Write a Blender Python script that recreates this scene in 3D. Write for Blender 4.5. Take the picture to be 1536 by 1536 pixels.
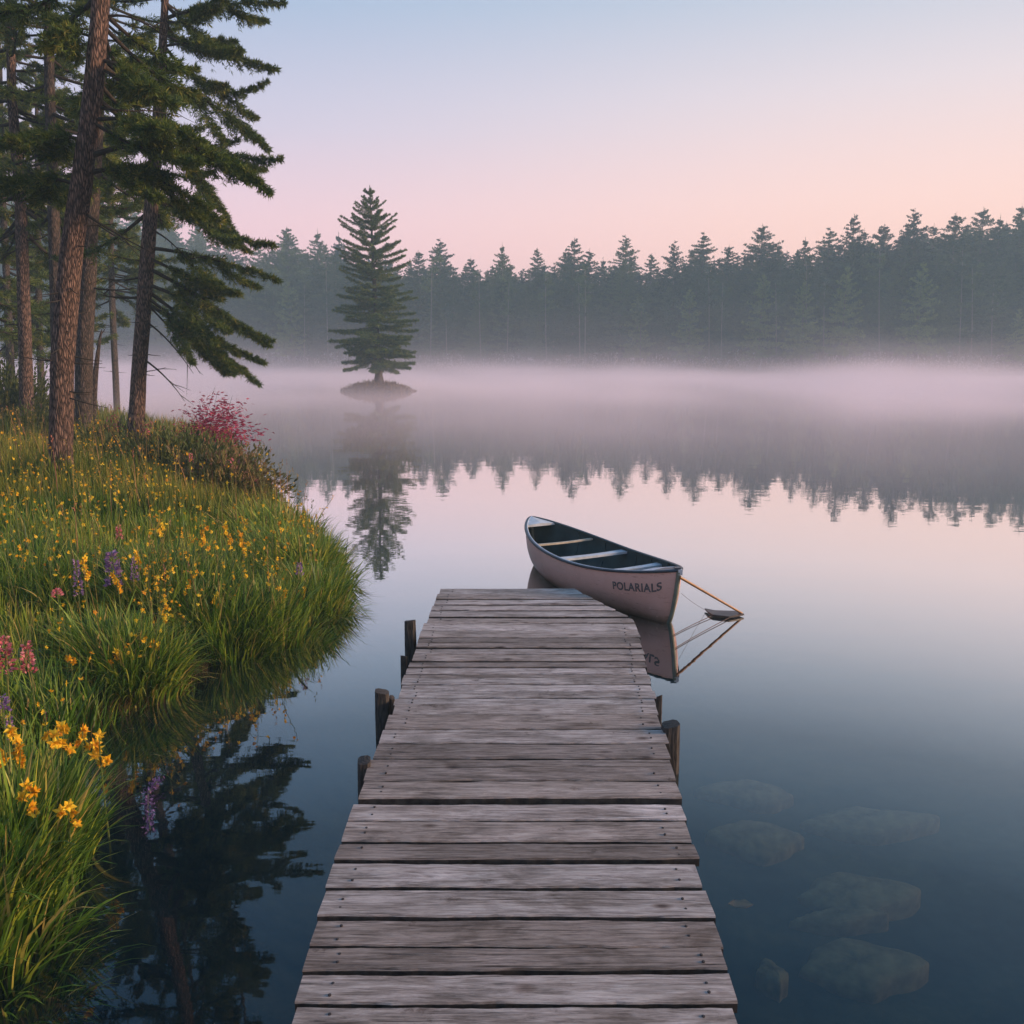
import bpy, math, random
import numpy as np
from mathutils import Vector
R = math.radians
sc = bpy.context.scene
for _o in list(bpy.data.objects):
    bpy.data.objects.remove(_o)

# ------------------------------------------------------------------ camera
EYE = 2.24                     # metres above the water
TH = math.atan(236 / 1300.0)   # pitch below the horizon
F = 1300.0                     # focal length in pixels of a 1536 frame
cam_d = bpy.data.cameras.new('camera')
cam = bpy.data.objects.new('camera', cam_d)
sc.collection.objects.link(cam)
cam.location = (0, 0, EYE)
cam.rotation_euler = (R(90) - TH, 0, 0)
cam_d.sensor_width = 36
cam_d.lens = F / 1536 * 36
cam_d.clip_start = 0.05
cam_d.clip_end = 3000
sc.camera = cam

# ------------------------------------------------------------------ world
w = bpy.data.worlds.new('World')
sc.world = w
w.use_nodes = True
nt = w.node_tree
nt.nodes.clear()
def N(nt, t, **kw):
    n = nt.nodes.new(t)
    for k, v in kw.items():
        setattr(n, k, v)
    return n
def ramp(nt, stops, interp='LINEAR'):
    n = nt.nodes.new('ShaderNodeValToRGB')
    n.color_ramp.interpolation = interp
    e = n.color_ramp.elements
    while len(e) > 1:
        e.remove(e[-1])
    e[0].position = stops[0][0]; e[0].color = (*stops[0][1], 1)
    for p, c in stops[1:]:
        x = e.new(p); x.color = (*c, 1)
    return n
tc = N(nt, 'ShaderNodeTexCoord')
sep = N(nt, 'ShaderNodeSeparateXYZ')
nt.links.new(tc.outputs['Generated'], sep.inputs[0])
# elevation ramps (position = sine of elevation) for the cool and the warm side of the sky
cool = ramp(nt, [(0.0, (.90, .43, .49)), (.06, (.88, .45, .52)), (.14, (.76, .49, .57)), (.23, (.49, .46, .60)),
                 (.34, (.28, .38, .55)), (.45, (.18, .33, .55)), (.6, (.11, .27, .52)), (1.0, (.09, .24, .47))])
warm = ramp(nt, [(0.0, (1.08, .54, .38)), (.08, (1.03, .57, .43)), (.16, (.91, .60, .52)), (.26, (.68, .58, .60)),
                 (.34, (.47, .50, .58)), (.45, (.28, .40, .55)), (.6, (.14, .30, .52)), (1.0, (.10, .25, .47))])
for r_ in (cool, warm):
    nt.links.new(sep.outputs['Z'], r_.inputs[0])
mr = N(nt, 'ShaderNodeMapRange', interpolation_type='SMOOTHSTEP')
mr.inputs['From Min'].default_value = -0.55
mr.inputs['From Max'].default_value = 0.55
nt.links.new(sep.outputs['X'], mr.inputs['Value'])
mx = N(nt, 'ShaderNodeMix', data_type='RGBA')
nt.links.new(mr.outputs[0], mx.inputs['Factor'])
nt.links.new(cool.outputs[0], mx.inputs['A'])
nt.links.new(warm.outputs[0], mx.inputs['B'])
bg = N(nt, 'ShaderNodeBackground')
bg.inputs['Strength'].default_value = 1.0
nt.links.new(mx.outputs['Result'], bg.inputs['Color'])
sky = N(nt, 'ShaderNodeTexSky', sky_type='NISHITA')
sky.sun_disc = False
sky.sun_elevation = R(6); sky.sun_rotation = R(100)
bg2 = N(nt, 'ShaderNodeBackground')
bg2.inputs['Strength'].default_value = 0.004
nt.links.new(sky.outputs[0], bg2.inputs['Color'])
ad = N(nt, 'ShaderNodeAddShader')
nt.links.new(bg.outputs[0], ad.inputs[0]); nt.links.new(bg2.outputs[0], ad.inputs[1])
wo = N(nt, 'ShaderNodeOutputWorld')
nt.links.new(ad.outputs[0], wo.inputs['Surface'])

# ------------------------------------------------------------------ sun: soft and low, from the right
sd = bpy.data.lights.new('sun', 'SUN')
sd.energy = 5.0
sd.color = (1.0, .66, .42)
sd.angle = R(14)
so = bpy.data.objects.new('sun', sd)
sc.collection.objects.link(so)
sun_dir = Vector((math.cos(R(13)) * math.sin(R(91)), math.cos(R(13)) * math.cos(R(91)), math.sin(R(13))))
so.rotation_euler = sun_dir.to_track_quat('Z', 'Y').to_euler()

sc.view_settings.view_transform = 'Standard'
sc.view_settings.look = 'None'
sc.view_settings.exposure = 0.42
sc.view_settings.gamma = 1.0
sc.render.engine = 'CYCLES'
sc.cycles.use_denoising = True
sc.cycles.max_bounces = 8
sc.cycles.diffuse_bounces = 3
sc.cycles.glossy_bounces = 3
sc.cycles.transparent_max_bounces = 12
sc.cycles.volume_bounces = 2
sc.cycles.volume_step_rate = 1.0
sc.cycles.volume_max_steps = 64
sc.cycles.caustics_reflective = False
sc.cycles.caustics_refractive = False

# ------------------------------------------------------------------ measuring helpers
cT, sT = math.cos(TH), math.sin(TH)
def ray(x, y):
    a = (x - 768) / F; b = -(y - 768) / F
    return np.array([a, cT + b * sT, -sT + b * cT])
def onz(x, y, z=0.0):
    d = ray(x, y); k = (z - EYE) / d[2]
    return np.array([0, 0, EYE]) + d * k
def atY(x, y, Y):
    d = ray(x, y)
    return np.array([0, 0, EYE]) + d * (Y / d[1])

# ------------------------------------------------------------------ mesh helpers
ROOT = sc.collection
class Geo:
    """collects vertices, quads / tris and a per-vertex tint"""
    def __init__(s):
        s.V = []; s.F = []; s.T = []; s.M = []; s.n = 0
    def add(s, V, Fc, tint=None, mat=0):
        V = np.asarray(V, float).reshape(-1, 3)
        Fc = np.asarray(Fc, int)
        if len(V) == 0 or len(Fc) == 0: return
        s.V.append(V); s.F.append(Fc + s.n); s.n += len(V)
        if tint is None: tint = .5
        t = np.empty(len(V)); t[:] = tint
        s.T.append(t); s.M.append(np.full(len(Fc), mat))
    def mesh(s, name, mats, smooth=False):
        me = bpy.data.meshes.new(name)
        V = np.concatenate(s.V)
        me.vertices.add(len(V)); me.vertices.foreach_set('co', V.astype(np.float32).ravel())
        tot = np.concatenate([np.full(len(f), f.shape[1]) for f in s.F])
        idx = np.concatenate([f.ravel() for f in s.F])
        me.loops.add(len(idx)); me.loops.foreach_set('vertex_index', idx.astype(np.int32))
        me.polygons.add(len(tot))
        st = np.concatenate([[0], np.cumsum(tot)[:-1]])
        me.polygons.foreach_set('loop_start', st.astype(np.int32))
        me.polygons.foreach_set('material_index', np.concatenate(s.M).astype(np.int32))
        me.polygons.foreach_set('use_smooth', np.full(len(tot), smooth))
        a = me.attributes.new('tint', 'FLOAT', 'POINT')
        a.data.foreach_set('value', np.concatenate(s.T).astype(np.float32))
        me.update(calc_edges=True); me.validate()
        for m in (mats if isinstance(mats, (list, tuple)) else [mats]):
            me.materials.append(m)
        return me
    def build(s, name, mats, parent=None, smooth=False, loc=None):
        o = bpy.data.objects.new(name, s.mesh(name, mats, smooth))
        ROOT.objects.link(o)
        if parent is not None:
            o.parent = parent
            o.matrix_parent_inverse = parent.matrix_basis.inverted()
        if loc is not None: o.location = loc
        return o
def link(name, me, parent=None):
    o = bpy.data.objects.new(name, me); ROOT.objects.link(o)
    if parent is not None: o.parent = parent
    return o
def tag(o, label=None, cat=None, group=None, kind=None):
    if label: o['label'] = label
    if cat: o['category'] = cat
    if group: o['group'] = group
    if kind: o['kind'] = kind
    return o
def empty(name, loc=(0, 0, 0), rz=0):
    o = bpy.data.objects.new(name, None); ROOT.objects.link(o)
    o.location = loc; o.rotation_euler = (0, 0, rz); o.empty_display_size = .1
    return o
def copy_tree(o, parent=None):
    c = o.copy(); ROOT.objects.link(c)
    if parent is not None: c.parent = parent
    for ch in [x for x in bpy.data.objects if x.parent == o]:
        copy_tree(ch, c)
    return c

def frame_of(P):
    """tangent, side, up for a polyline"""
    P = np.asarray(P, float)
    T = np.gradient(P, axis=0)
    T /= np.linalg.norm(T, axis=1, keepdims=True) + 1e-9
    ref = np.array([0, 0, 1.0]) if abs(T[len(T) // 2][2]) < .85 else np.array([0, 1.0, 0])
    S = np.cross(T, ref); S /= np.linalg.norm(S, axis=1, keepdims=True) + 1e-9
    U = np.cross(S, T)
    return T, S, U
def tube(g, P, rad, sides=8, tint=.5, mat=0, cap=True, rough=0.0, rng=None):
    P = np.asarray(P, float); n = len(P)
    rad = np.broadcast_to(np.asarray(rad, float), (n,))
    T, S, U = frame_of(P)
    a = np.arange(sides) * 2 * math.pi / sides
    rr = rad[:, None] * np.ones(sides)[None]
    if rough and rng is not None:
        rr = rr * (1 + rough * (rng.random((n, sides)) - .5))
    V = P[:, None] + rr[..., None] * (np.cos(a)[None, :, None] * S[:, None] + np.sin(a)[None, :, None] * U[:, None])
    V = V.reshape(-1, 3)
    i = np.arange(n - 1)[:, None] * sides; j = np.arange(sides)[None]; j2 = (j + 1) % sides
    Q = np.stack([i + j, i + j2, i + sides + j2, i + sides + j], -1).reshape(-1, 4)
    g.add(V, Q, tint, mat)
    if cap:
        for e, k in ((0, 0), (n - 1, (n - 1) * sides)):
            c = V[k:k + sides]; g.add(np.vstack([c, P[e][None]]), [[q, (q + 1) % sides, sides] for q in range(sides)], tint, mat)
def box(g, c, s, tint=.5, mat=0, M=None):
    c = np.asarray(c, float); s = np.asarray(s, float) / 2
    V = np.array([[x, y, z] for x in (-1, 1) for y in (-1, 1) for z in (-1, 1)]) * s
    if M is not None: V = V @ np.asarray(M).T
    g.add(V + c, [[0, 1, 3, 2], [4, 6, 7, 5], [0, 4, 5, 1], [2, 3, 7, 6], [0, 2, 6, 4], [1, 5, 7, 3]], tint, mat)
def bez(p0, p1, p2, n=14):
    t = np.linspace(0, 1, n)[:, None]
    return (1 - t) ** 2 * np.asarray(p0) + 2 * t * (1 - t) * np.asarray(p1) + t * t * np.asarray(p2)
def unit(v):
    return v / (np.linalg.norm(v, axis=-1, keepdims=True) + 1e-9)
def leaves(g, P, D, S, L, W, tint, mat=0):
    """diamond leaflets: one bent quad each"""
    n = len(P)
    L = np.broadcast_to(L, (n,))[:, None]; W = np.broadcast_to(W, (n,))[:, None]
    Nn = np.cross(D, S)
    m = P + D * L * .45
    V = np.stack([P, m + S * W / 2 + Nn * W * .15, P + D * L, m - S * W / 2 + Nn * W * .15], 1).reshape(-1, 3)
    Q = (np.arange(n)[:, None] * 4 + np.arange(4)[None])
    g.add(V, Q, np.repeat(np.broadcast_to(tint, (n,)), 4), mat)

# value noise for shaping geometry
_nr = np.random.default_rng(5)
_tab = _nr.random((64, 64))
def vnoise(x, y, s=1.0):
    x = np.asarray(x) * s; y = np.asarray(y) * s
    xi = np.floor(x).astype(int); yi = np.floor(y).astype(int)
    fx = x - xi; fy = y - yi
    fx = fx * fx * (3 - 2 * fx); fy = fy * fy * (3 - 2 * fy)
    g = lambda a, b: _tab[a % 64, b % 64]
    return (g(xi, yi) * (1 - fx) * (1 - fy) + g(xi + 1, yi) * fx * (1 - fy) + g(xi, yi + 1) * (1 - fx) * fy + g(xi + 1, yi + 1) * fx * fy) * 2 - 1

# ------------------------------------------------------------------ materials
def new_mat(name):
    m = bpy.data.materials.new(name); m.use_nodes = True
    t = m.node_tree; t.nodes.clear()
    out = N(t, 'ShaderNodeOutputMaterial')
    return m, t, out
def lk(t, a, b): t.links.new(a, b)
def principled(t, rough=.6, spec=.3):
    p = N(t, 'ShaderNodeBsdfPrincipled')
    p.inputs['Roughness'].default_value = rough
    p.inputs['Specular IOR Level'].default_value = spec
    return p
def tinted(name, stops, rough=.6, spec=.25, transl=0.0, noise=None, objrand=0.0):
    """colour picked along a ramp by the per-leaf tint"""
    m, t, out = new_mat(name)
    at = N(t, 'ShaderNodeAttribute', attribute_name='tint')
    cr = ramp(t, stops)
    src = at.outputs['Fac']
    if noise:
        tcn = N(t, 'ShaderNodeTexCoord'); nz = N(t, 'ShaderNodeTexNoise'); nz.inputs['Scale'].default_value = noise
        lk(t, tcn.outputs['Object'], nz.inputs['Vector'])
        ma = N(t, 'ShaderNodeMath', operation='MULTIPLY_ADD'); ma.inputs[1].default_value = .9; ma.inputs[2].default_value = -.45
        lk(t, nz.outputs['Fac'], ma.inputs[0])
        ad_ = N(t, 'ShaderNodeMath', operation='ADD'); lk(t, src, ad_.inputs[0]); lk(t, ma.outputs[0], ad_.inputs[1])
        src = ad_.outputs[0]
    if objrand:
        oi = N(t, 'ShaderNodeObjectInfo'); mo = N(t, 'ShaderNodeMath', operation='MULTIPLY_ADD'); mo.inputs[1].default_value = objrand; mo.inputs[2].default_value = -objrand / 2
        lk(t, oi.outputs['Random'], mo.inputs[0]); a2 = N(t, 'ShaderNodeMath', operation='ADD'); lk(t, src, a2.inputs[0]); lk(t, mo.outputs[0], a2.inputs[1]); src = a2.outputs[0]
    lk(t, src, cr.inputs[0])
    p = principled(t, rough, spec)
    lk(t, cr.outputs[0], p.inputs['Base Color'])
    if transl:
        tr = N(t, 'ShaderNodeBsdfTranslucent'); lk(t, cr.outputs[0], tr.inputs[0])
        mxs = N(t, 'ShaderNodeMixShader'); mxs.inputs[0].default_value = transl
        lk(t, p.outputs[0], mxs.inputs[1]); lk(t, tr.outputs[0], mxs.inputs[2]); lk(t, mxs.outputs[0], out.inputs[0])
    else:
        lk(t, p.outputs[0], out.inputs[0])
    return m
def plain(name, col, rough=.6, spec=.3, nscale=20, var=.25, bump=0.0, stretch=(1, 1, 1)):
    m, t, out = new_mat(name)
    tcn = N(t, 'ShaderNodeTexCoord'); mp = N(t, 'ShaderNodeMapping'); mp.inputs['Scale'].default_value = stretch
    lk(t, tcn.outputs['Object'], mp.inputs[0])
    nz = N(t, 'ShaderNodeTexNoise'); nz.inputs['Scale'].default_value = nscale; nz.inputs['Detail'].default_value = 6
    lk(t, mp.outputs[0], nz.inputs['Vector'])
    lo = tuple(c * (1 - var) for c in col); hi = tuple(min(1, c * (1 + var)) for c in col)
    cr = ramp(t, [(.3, lo), (.7, hi)]); lk(t, nz.outputs['Fac'], cr.inputs[0])
    p = principled(t, rough, spec); lk(t, cr.outputs[0], p.inputs['Base Color'])
    if bump:
        b = N(t, 'ShaderNodeBump'); b.inputs['Strength'].default_value = bump; b.inputs['Distance'].default_value = .01
        lk(t, nz.outputs['Fac'], b.inputs['Height']); lk(t, b.outputs[0], p.inputs['Normal'])
    lk(t, p.outputs[0], out.inputs[0])
    return m

def bark_mat(name, dark, mid, light, sc_=1.0):
    m, t, out = new_mat(name)
    tcn = N(t, 'ShaderNodeTexCoord'); mp = N(t, 'ShaderNodeMapping'); mp.inputs['Scale'].default_value = (28 * sc_, 28 * sc_, 4.2 * sc_)
    lk(t, tcn.outputs['Object'], mp.inputs[0])
    nz0 = N(t, 'ShaderNodeTexNoise'); nz0.inputs['Scale'].default_value = .8; nz0.inputs['Detail'].default_value = 4
    lk(t, mp.outputs[0], nz0.inputs['Vector'])
    mixv = N(t, 'ShaderNodeVectorMath', operation='MULTIPLY_ADD'); mixv.inputs[1].default_value = (1.2, 1.2, 1.2)
    lk(t, nz0.outputs['Color'], mixv.inputs[0]); lk(t, mp.outputs[0], mixv.inputs[2])
    vo = N(t, 'ShaderNodeTexVoronoi', feature='DISTANCE_TO_EDGE'); vo.inputs['Scale'].default_value = 1.0
    lk(t, mixv.outputs[0], vo.inputs['Vector'])
    nz = N(t, 'ShaderNodeTexNoise'); nz.inputs['Scale'].default_value = 2.5; nz.inputs['Detail'].default_value = 8; nz.inputs['Roughness'].default_value = .7
    lk(t, mp.outputs[0], nz.inputs['Vector'])
    c1 = ramp(t, [(0, (0, 0, 0)), (.3, (1, 1, 1))]); lk(t, vo.outputs['Distance'], c1.inputs[0])
    ml = N(t, 'ShaderNodeMath', operation='MULTIPLY'); lk(t, c1.outputs[0], ml.inputs[0]); lk(t, nz.outputs['Fac'], ml.inputs[1])
    cr = ramp(t, [(.05, dark), (.35, mid), (.7, light)]); lk(t, ml.outputs[0], cr.inputs[0])
    p = principled(t, .85, .15); lk(t, cr.outputs[0], p.inputs['Base Color'])
    b = N(t, 'ShaderNodeBump'); b.inputs['Strength'].default_value = 1.0; b.inputs['Distance'].default_value = .025
    lk(t, ml.outputs[0], b.inputs['Height']); lk(t, b.outputs[0], p.inputs['Normal'])
    lk(t, p.outputs[0], out.inputs[0])
    return m

M_bark = bark_mat('pine_bark', (.03, .022, .02), (.17, .108, .088), (.44, .28, .215), 1.7)
M_bark_dark = bark_mat('grey_bark', (.03, .026, .024), (.10, .075, .065), (.24, .17, .145), 1.7)
M_twig = plain('twig', (.04, .032, .026), .9, .1, 30, .4)
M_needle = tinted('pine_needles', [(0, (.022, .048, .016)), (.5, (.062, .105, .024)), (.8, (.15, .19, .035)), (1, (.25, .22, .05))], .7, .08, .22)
M_needle_islet = tinted('islet_needles', [(0, (.025, .06, .02)), (.5, (.075, .13, .03)), (1, (.19, .21, .045))], .6, .2, .2)
M_needle_far = tinted('far_needles', [(0, (.012, .034, .022)), (.5, (.03, .07, .034)), (1, (.085, .13, .045))], .7, .1, .1, objrand=.9)
M_needle_green = tinted('young_needles', [(0, (.07, .12, .045)), (1, (.20, .26, .07))], .7, .1, .2)
M_far_trunk = plain('far_trunk', (.12, .10, .09), .9, .1, 3, .3)
M_pale_trunk = plain('pale_trunk', (.17, .155, .14), .9, .1, 3, .2)
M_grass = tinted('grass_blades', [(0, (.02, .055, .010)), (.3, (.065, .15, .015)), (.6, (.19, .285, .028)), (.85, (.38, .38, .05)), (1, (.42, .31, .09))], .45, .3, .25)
M_meadow = tinted('meadow_blades', [(0, (.03, .055, .012)), (.4, (.12, .17, .02)), (.7, (.27, .26, .035)), (1, (.44, .29, .07))], .55, .2, .35)
M_dry = tinted('dry_stems', [(0, (.07, .05, .025)), (1, (.25, .16, .06))], .7, .2, .2)
M_yellow = tinted('yellow_petals', [(0, (.64, .26, .01)), (.4, (.78, .42, .015)), (1, (.88, .66, .05))], .5, .2, .3)
M_purple = tinted('purple_petals', [(0, (.16, .08, .2)), (.6, (.30, .18, .38)), (1, (.45, .28, .42))], .6, .2, .3)
M_pink = tinted('pink_petals', [(0, (.45, .08, .10)), (.6, (.62, .18, .20)), (1, (.7, .32, .33))], .6, .2, .3)
M_red = tinted('crimson_leaves', [(0, (.22, .012, .035)), (.6, (.42, .03, .09)), (1, (.55, .12, .22))], .6, .2, .3)
M_stem = plain('flower_stem', (.10, .13, .035), .6, .2, 40, .3)

# ------------------------------------------------------------------ terrain
shore_px = [(-900, 1640), (-300, 1560), (-60, 1500), (20, 1450), (80, 1390), (105, 1320), (98, 1250), (76, 1190), (84, 1130), (122, 1088), (180, 1066),
            (245, 1052), (278, 1015), (330, 985), (395, 972), (452, 952), (492, 930), (503, 902), (497, 872), (484, 842),
            (468, 812), (430, 778), (398, 752), (382, 730), (368, 700), (345, 672), (290, 655), (190, 640), (100, 628), (20, 618), (-120, 610), (-800, 606)]
bank = np.array([onz(x, y)[:2] for x, y in shore_px])
bank = np.vstack([bank, [[-120, 32], [-120, 1.0]]])
def seg_sd(px, py, poly):
    """signed distance, positive inside"""
    px = np.asarray(px, float); py = np.asarray(py, float)
    d = np.full(px.shape, 1e9); ins = np.zeros(px.shape, bool)
    n = len(poly)
    for i in range(n):
        ax, ay = poly[i]; bx, by = poly[(i + 1) % n]
        ex, ey = bx - ax, by - ay
        t = np.clip(((px - ax) * ex + (py - ay) * ey) / (ex * ex + ey * ey + 1e-12), 0, 1)
        d = np.minimum(d, np.hypot(px - ax - t * ex, py - ay - t * ey))
        c = ((ay > py) != (by > py)) & (px < (bx - ax) * (py - ay) / (by - ay + 1e-12) + ax)
        ins ^= c
    return np.where(ins, d, -d)
def far_shore(x):
    return 104 + np.maximum(0, -np.asarray(x) - 6) * .5 + 3 * np.sin(x * .07 + 1) + 2.0 * vnoise(x, 0 * x, .11)
def ground_z(x, y):
    x = np.asarray(x, float); y = np.asarray(y, float)
    d = seg_sd(x, y, bank) + .06 * vnoise(x, y, 2.1)
    up = .05 + .62 * (1 - np.exp(-np.maximum(d, 0) / 1.7)) + .06 * vnoise(x, y, .9) * np.clip(d, 0, 1) + .10 * vnoise(x + 9, y, .35) * np.clip(d * .5, 0, 1)
    dn = .05 - 1.05 * (1 - np.exp(np.minimum(d, 0) / .55)) - .7 * (1 - np.exp(np.minimum(d, 0) / 9))
    z = np.where(d > 0, up, dn) + .04 * vnoise(x, y, 1.3)
    e = y - far_shore(x)
    z2 = np.where(e > 0, .05 + .9 * (1 - np.exp(-np.maximum(e, 0) / 7)) + np.clip(e - 8, 0, 400) * .012, .05 + e * .12)
    z = np.maximum(z, z2)
    e = np.abs(x) - 170
    z = np.maximum(z, np.where(e > 0, .05 + 1.5 * (1 - np.exp(-np.maximum(e, 0) / 10)), .05 + e * .2))
    e = -3.2 - y
    z = np.maximum(z, np.where(e > 0, .1 + .8 * (1 - np.exp(-np.maximum(e, 0) / 3)), .1 + e * .5))
    return z
def gz(x, y): return float(ground_z(np.array([x]), np.array([y]))[0])
def axis(*segs):
    out = []
    for a, b, s in segs: out += list(np.arange(a, b, s))
    return np.array(out + [segs[-1][1]])
gx = axis((-900, -250, 50), (-250, -60, 8), (-60, -16, 1.5), (-16, 4, .16), (4, 12, .5), (12, 60, 3), (60, 250, 8), (250, 901, 50))
gy = axis((-600, -40, 40), (-40, -6, 2), (-6, 1, .5), (1, 20, .16), (20, 44, .6), (44, 90, 4), (90, 175, 1.4), (175, 300, 8), (300, 1201, 60))
X, Y = np.meshgrid(gx, gy)
Z = ground_z(X, Y)
g = Geo()
nx = len(gx)
ii = np.arange(len(gy) - 1)[:, None] * nx; jj = np.arange(nx - 1)[None]
g.add(np.stack([X, Y, Z], -1), np.stack([ii + jj, ii + jj + 1, ii + nx + jj + 1, ii + nx + jj], -1).reshape(-1, 4))
m, t, out = new_mat('ground_soil')
geo = N(t, 'ShaderNodeNewGeometry'); sp = N(t, 'ShaderNodeSeparateXYZ'); lk(t, geo.outputs['Position'], sp.inputs[0])
nz = N(t, 'ShaderNodeTexNoise'); nz.inputs['Scale'].default_value = 1.3; nz.inputs['Detail'].default_value = 9; nz.inputs['Roughness'].default_value = .65
lk(t, geo.outputs['Position'], nz.inputs['Vector'])
land = ramp(t, [(.3, (.014, .016, .008)), (.55, (.03, .03, .013)), (.75, (.05, .04, .02))]); lk(t, nz.outputs['Fac'], land.inputs[0])
bed = ramp(t, [(.35, (.006, .016, .018)), (.5, (.022, .036, .032)), (.68, (.07, .07, .045))]); lk(t, nz.outputs['Fac'], bed.inputs[0])
st = N(t, 'ShaderNodeMapRange'); st.inputs['From Min'].default_value = -.35; st.inputs['From Max'].default_value = 0.02; lk(t, sp.outputs['Z'], st.inputs['Value'])
mxc = N(t, 'ShaderNodeMix', data_type='RGBA'); lk(t, st.outputs[0], mxc.inputs['Factor']); lk(t, bed.outputs[0], mxc.inputs['A']); lk(t, land.outputs[0], mxc.inputs['B'])
p = principled(t, .9, .1); lk(t, mxc.outputs['Result'], p.inputs['Base Color'])
b = N(t, 'ShaderNodeBump'); b.inputs['Strength'].default_value = .6; b.inputs['Distance'].default_value = .05; lk(t, nz.outputs['Fac'], b.inputs['Height']); lk(t, b.outputs[0], p.inputs['Normal'])
lk(t, p.outputs[0], out.inputs[0])
tag(g.build('ground', m, smooth=True), 'soil of the bank, lake bed and far shore', kind='structure')

# ------------------------------------------------------------------ water
m, t, out = new_mat('lake_water')
tcn = N(t, 'ShaderNodeNewGeometry'); mp = N(t, 'ShaderNodeMapping'); mp.inputs['Scale'].default_value = (.55, 1.5, 1)
lk(t, tcn.outputs['Position'], mp.inputs[0])
n1 = N(t, 'ShaderNodeTexNoise'); n1.inputs['Scale'].default_value = 1.6; n1.inputs['Detail'].default_value = 3
n2 = N(t, 'ShaderNodeTexNoise'); n2.inputs['Scale'].default_value = 9; n2.inputs['Detail'].default_value = 2
lk(t, mp.outputs[0], n1.inputs['Vector']); lk(t, mp.outputs[0], n2.inputs['Vector'])
mm = N(t, 'ShaderNodeMath', operation='MULTIPLY_ADD'); mm.inputs[1].default_value = .12
lk(t, n2.outputs['Fac'], mm.inputs[0]); lk(t, n1.outputs['Fac'], mm.inputs[2])
bp = N(t, 'ShaderNodeBump'); bp.inputs['Strength'].default_value = .22; bp.inputs['Distance'].default_value = .006
lk(t, mm.outputs[0], bp.inputs['Height'])
lw = N(t, 'ShaderNodeLayerWeight'); lw.inputs['Blend'].default_value = .5       # facing = 1 - cos
rc = ramp(t, [(.0, (.02,) * 3), (.30, (.028,) * 3), (.40, (.06,) * 3), (.50, (.11,) * 3), (.60, (.27,) * 3), (.70, (.62,) * 3), (.78, (.84,) * 3), (.9, (.95,) * 3), (1, (.98,) * 3)])
lk(t, lw.outputs['Facing'], rc.inputs[0])
gl = N(t, 'ShaderNodeBsdfGlossy'); gl.inputs['Roughness'].default_value = .012; gl.inputs['Color'].default_value = (1, 1, 1, 1)
lk(t, bp.outputs[0], gl.inputs['Normal'])
tr = N(t, 'ShaderNodeBsdfTransparent'); tr.inputs['Color'].default_value = (.74, .82, .76, 1)
df = N(t, 'ShaderNodeBsdfDiffuse'); df.inputs['Color'].default_value = (.004, .020, .032, 1)
m1 = N(t, 'ShaderNodeMixShader'); m1.inputs[0].default_value = .30; lk(t, tr.outputs[0], m1.inputs[1]); lk(t, df.outputs[0], m1.inputs[2])
m2 = N(t, 'ShaderNodeMixShader'); lk(t, rc.outputs[0], m2.inputs[0]); lk(t, m1.outputs[0], m2.inputs[1]); lk(t, gl.outputs[0], m2.inputs[2])
lk(t, m2.outputs[0], out.inputs[0])
g = Geo(); g.add([[-800, -500, 0], [800, -500, 0], [800, 900, 0], [-800, 900, 0]], [[0, 1, 2, 3]])
tag(g.build('water', m), 'still lake surface', kind='structure')

# ------------------------------------------------------------------ haze and mist
def boxobj(name, lo, hi, mat):
    g = Geo(); lo = np.array(lo, float); hi = np.array(hi, float)
    box(g, (lo + hi) / 2, hi - lo)
    o = g.build(name, mat); return o
m, t, out = new_mat('haze_air')
pv = N(t, 'ShaderNodeVolumePrincipled'); pv.inputs['Color'].default_value = (.62, .86, .98, 1); pv.inputs['Density'].default_value = .0022; pv.inputs['Anisotropy'].default_value = 0.0
lk(t, pv.outputs[0], out.inputs['Volume'])
tag(boxobj('haze', (-1000, -700, -4.0), (1000, 1300, 30), m), 'thin even blue haze over the lake', kind='stuff')
m, t, out = new_mat('lake_mist')
tcn = N(t, 'ShaderNodeNewGeometry'); sp = N(t, 'ShaderNodeSeparateXYZ'); lk(t, tcn.outputs['Position'], sp.inputs[0])
def math2(op, a, b=None, c=None):
    n = N(t, 'ShaderNodeMath', operation=op)
    for i, v in enumerate((a, b, c)):
        if v is None: continue
        if isinstance(v, (int, float)): n.inputs[i].default_value = v
        else: lk(t, v, n.inputs[i])
    return n.outputs[0]
nz = N(t, 'ShaderNodeTexNoise'); nz.inputs['Scale'].default_value = 1.0; nz.inputs['Detail'].default_value = 3
mp = N(t, 'ShaderNodeMapping'); mp.inputs['Scale'].default_value = (.06, .06, .40); lk(t, tcn.outputs['Position'], mp.inputs[0]); lk(t, mp.outputs[0], nz.inputs['Vector'])
nzh = N(t, 'ShaderNodeTexNoise'); nzh.inputs['Scale'].default_value = .045; nzh.inputs['Detail'].default_value = 4; lk(t, tcn.outputs['Position'], nzh.inputs['Vector'])
mh = N(t, 'ShaderNodeMapRange'); mh.inputs['From Min'].default_value = .3; mh.inputs['From Max'].default_value = .7; mh.inputs['To Min'].default_value = .35; mh.inputs['To Max'].default_value = 1.9; lk(t, nzh.outputs['Fac'], mh.inputs['Value'])
h0 = math2('MULTIPLY', math2('MULTIPLY_ADD', sp.outputs['Y'], .0030, .28), mh.outputs[0])                 # layer thickness grows outwards
zz = math2('DIVIDE', sp.outputs['Z'], h0)
ex = math2('POWER', 2.718, math2('MULTIPLY', zz, -1.0))
mrr = N(t, 'ShaderNodeMapRange', interpolation_type='SMOOTHSTEP'); mrr.inputs['From Min'].default_value = 7; mrr.inputs['From Max'].default_value = 34
lk(t, sp.outputs['Y'], mrr.inputs['Value'])
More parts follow.
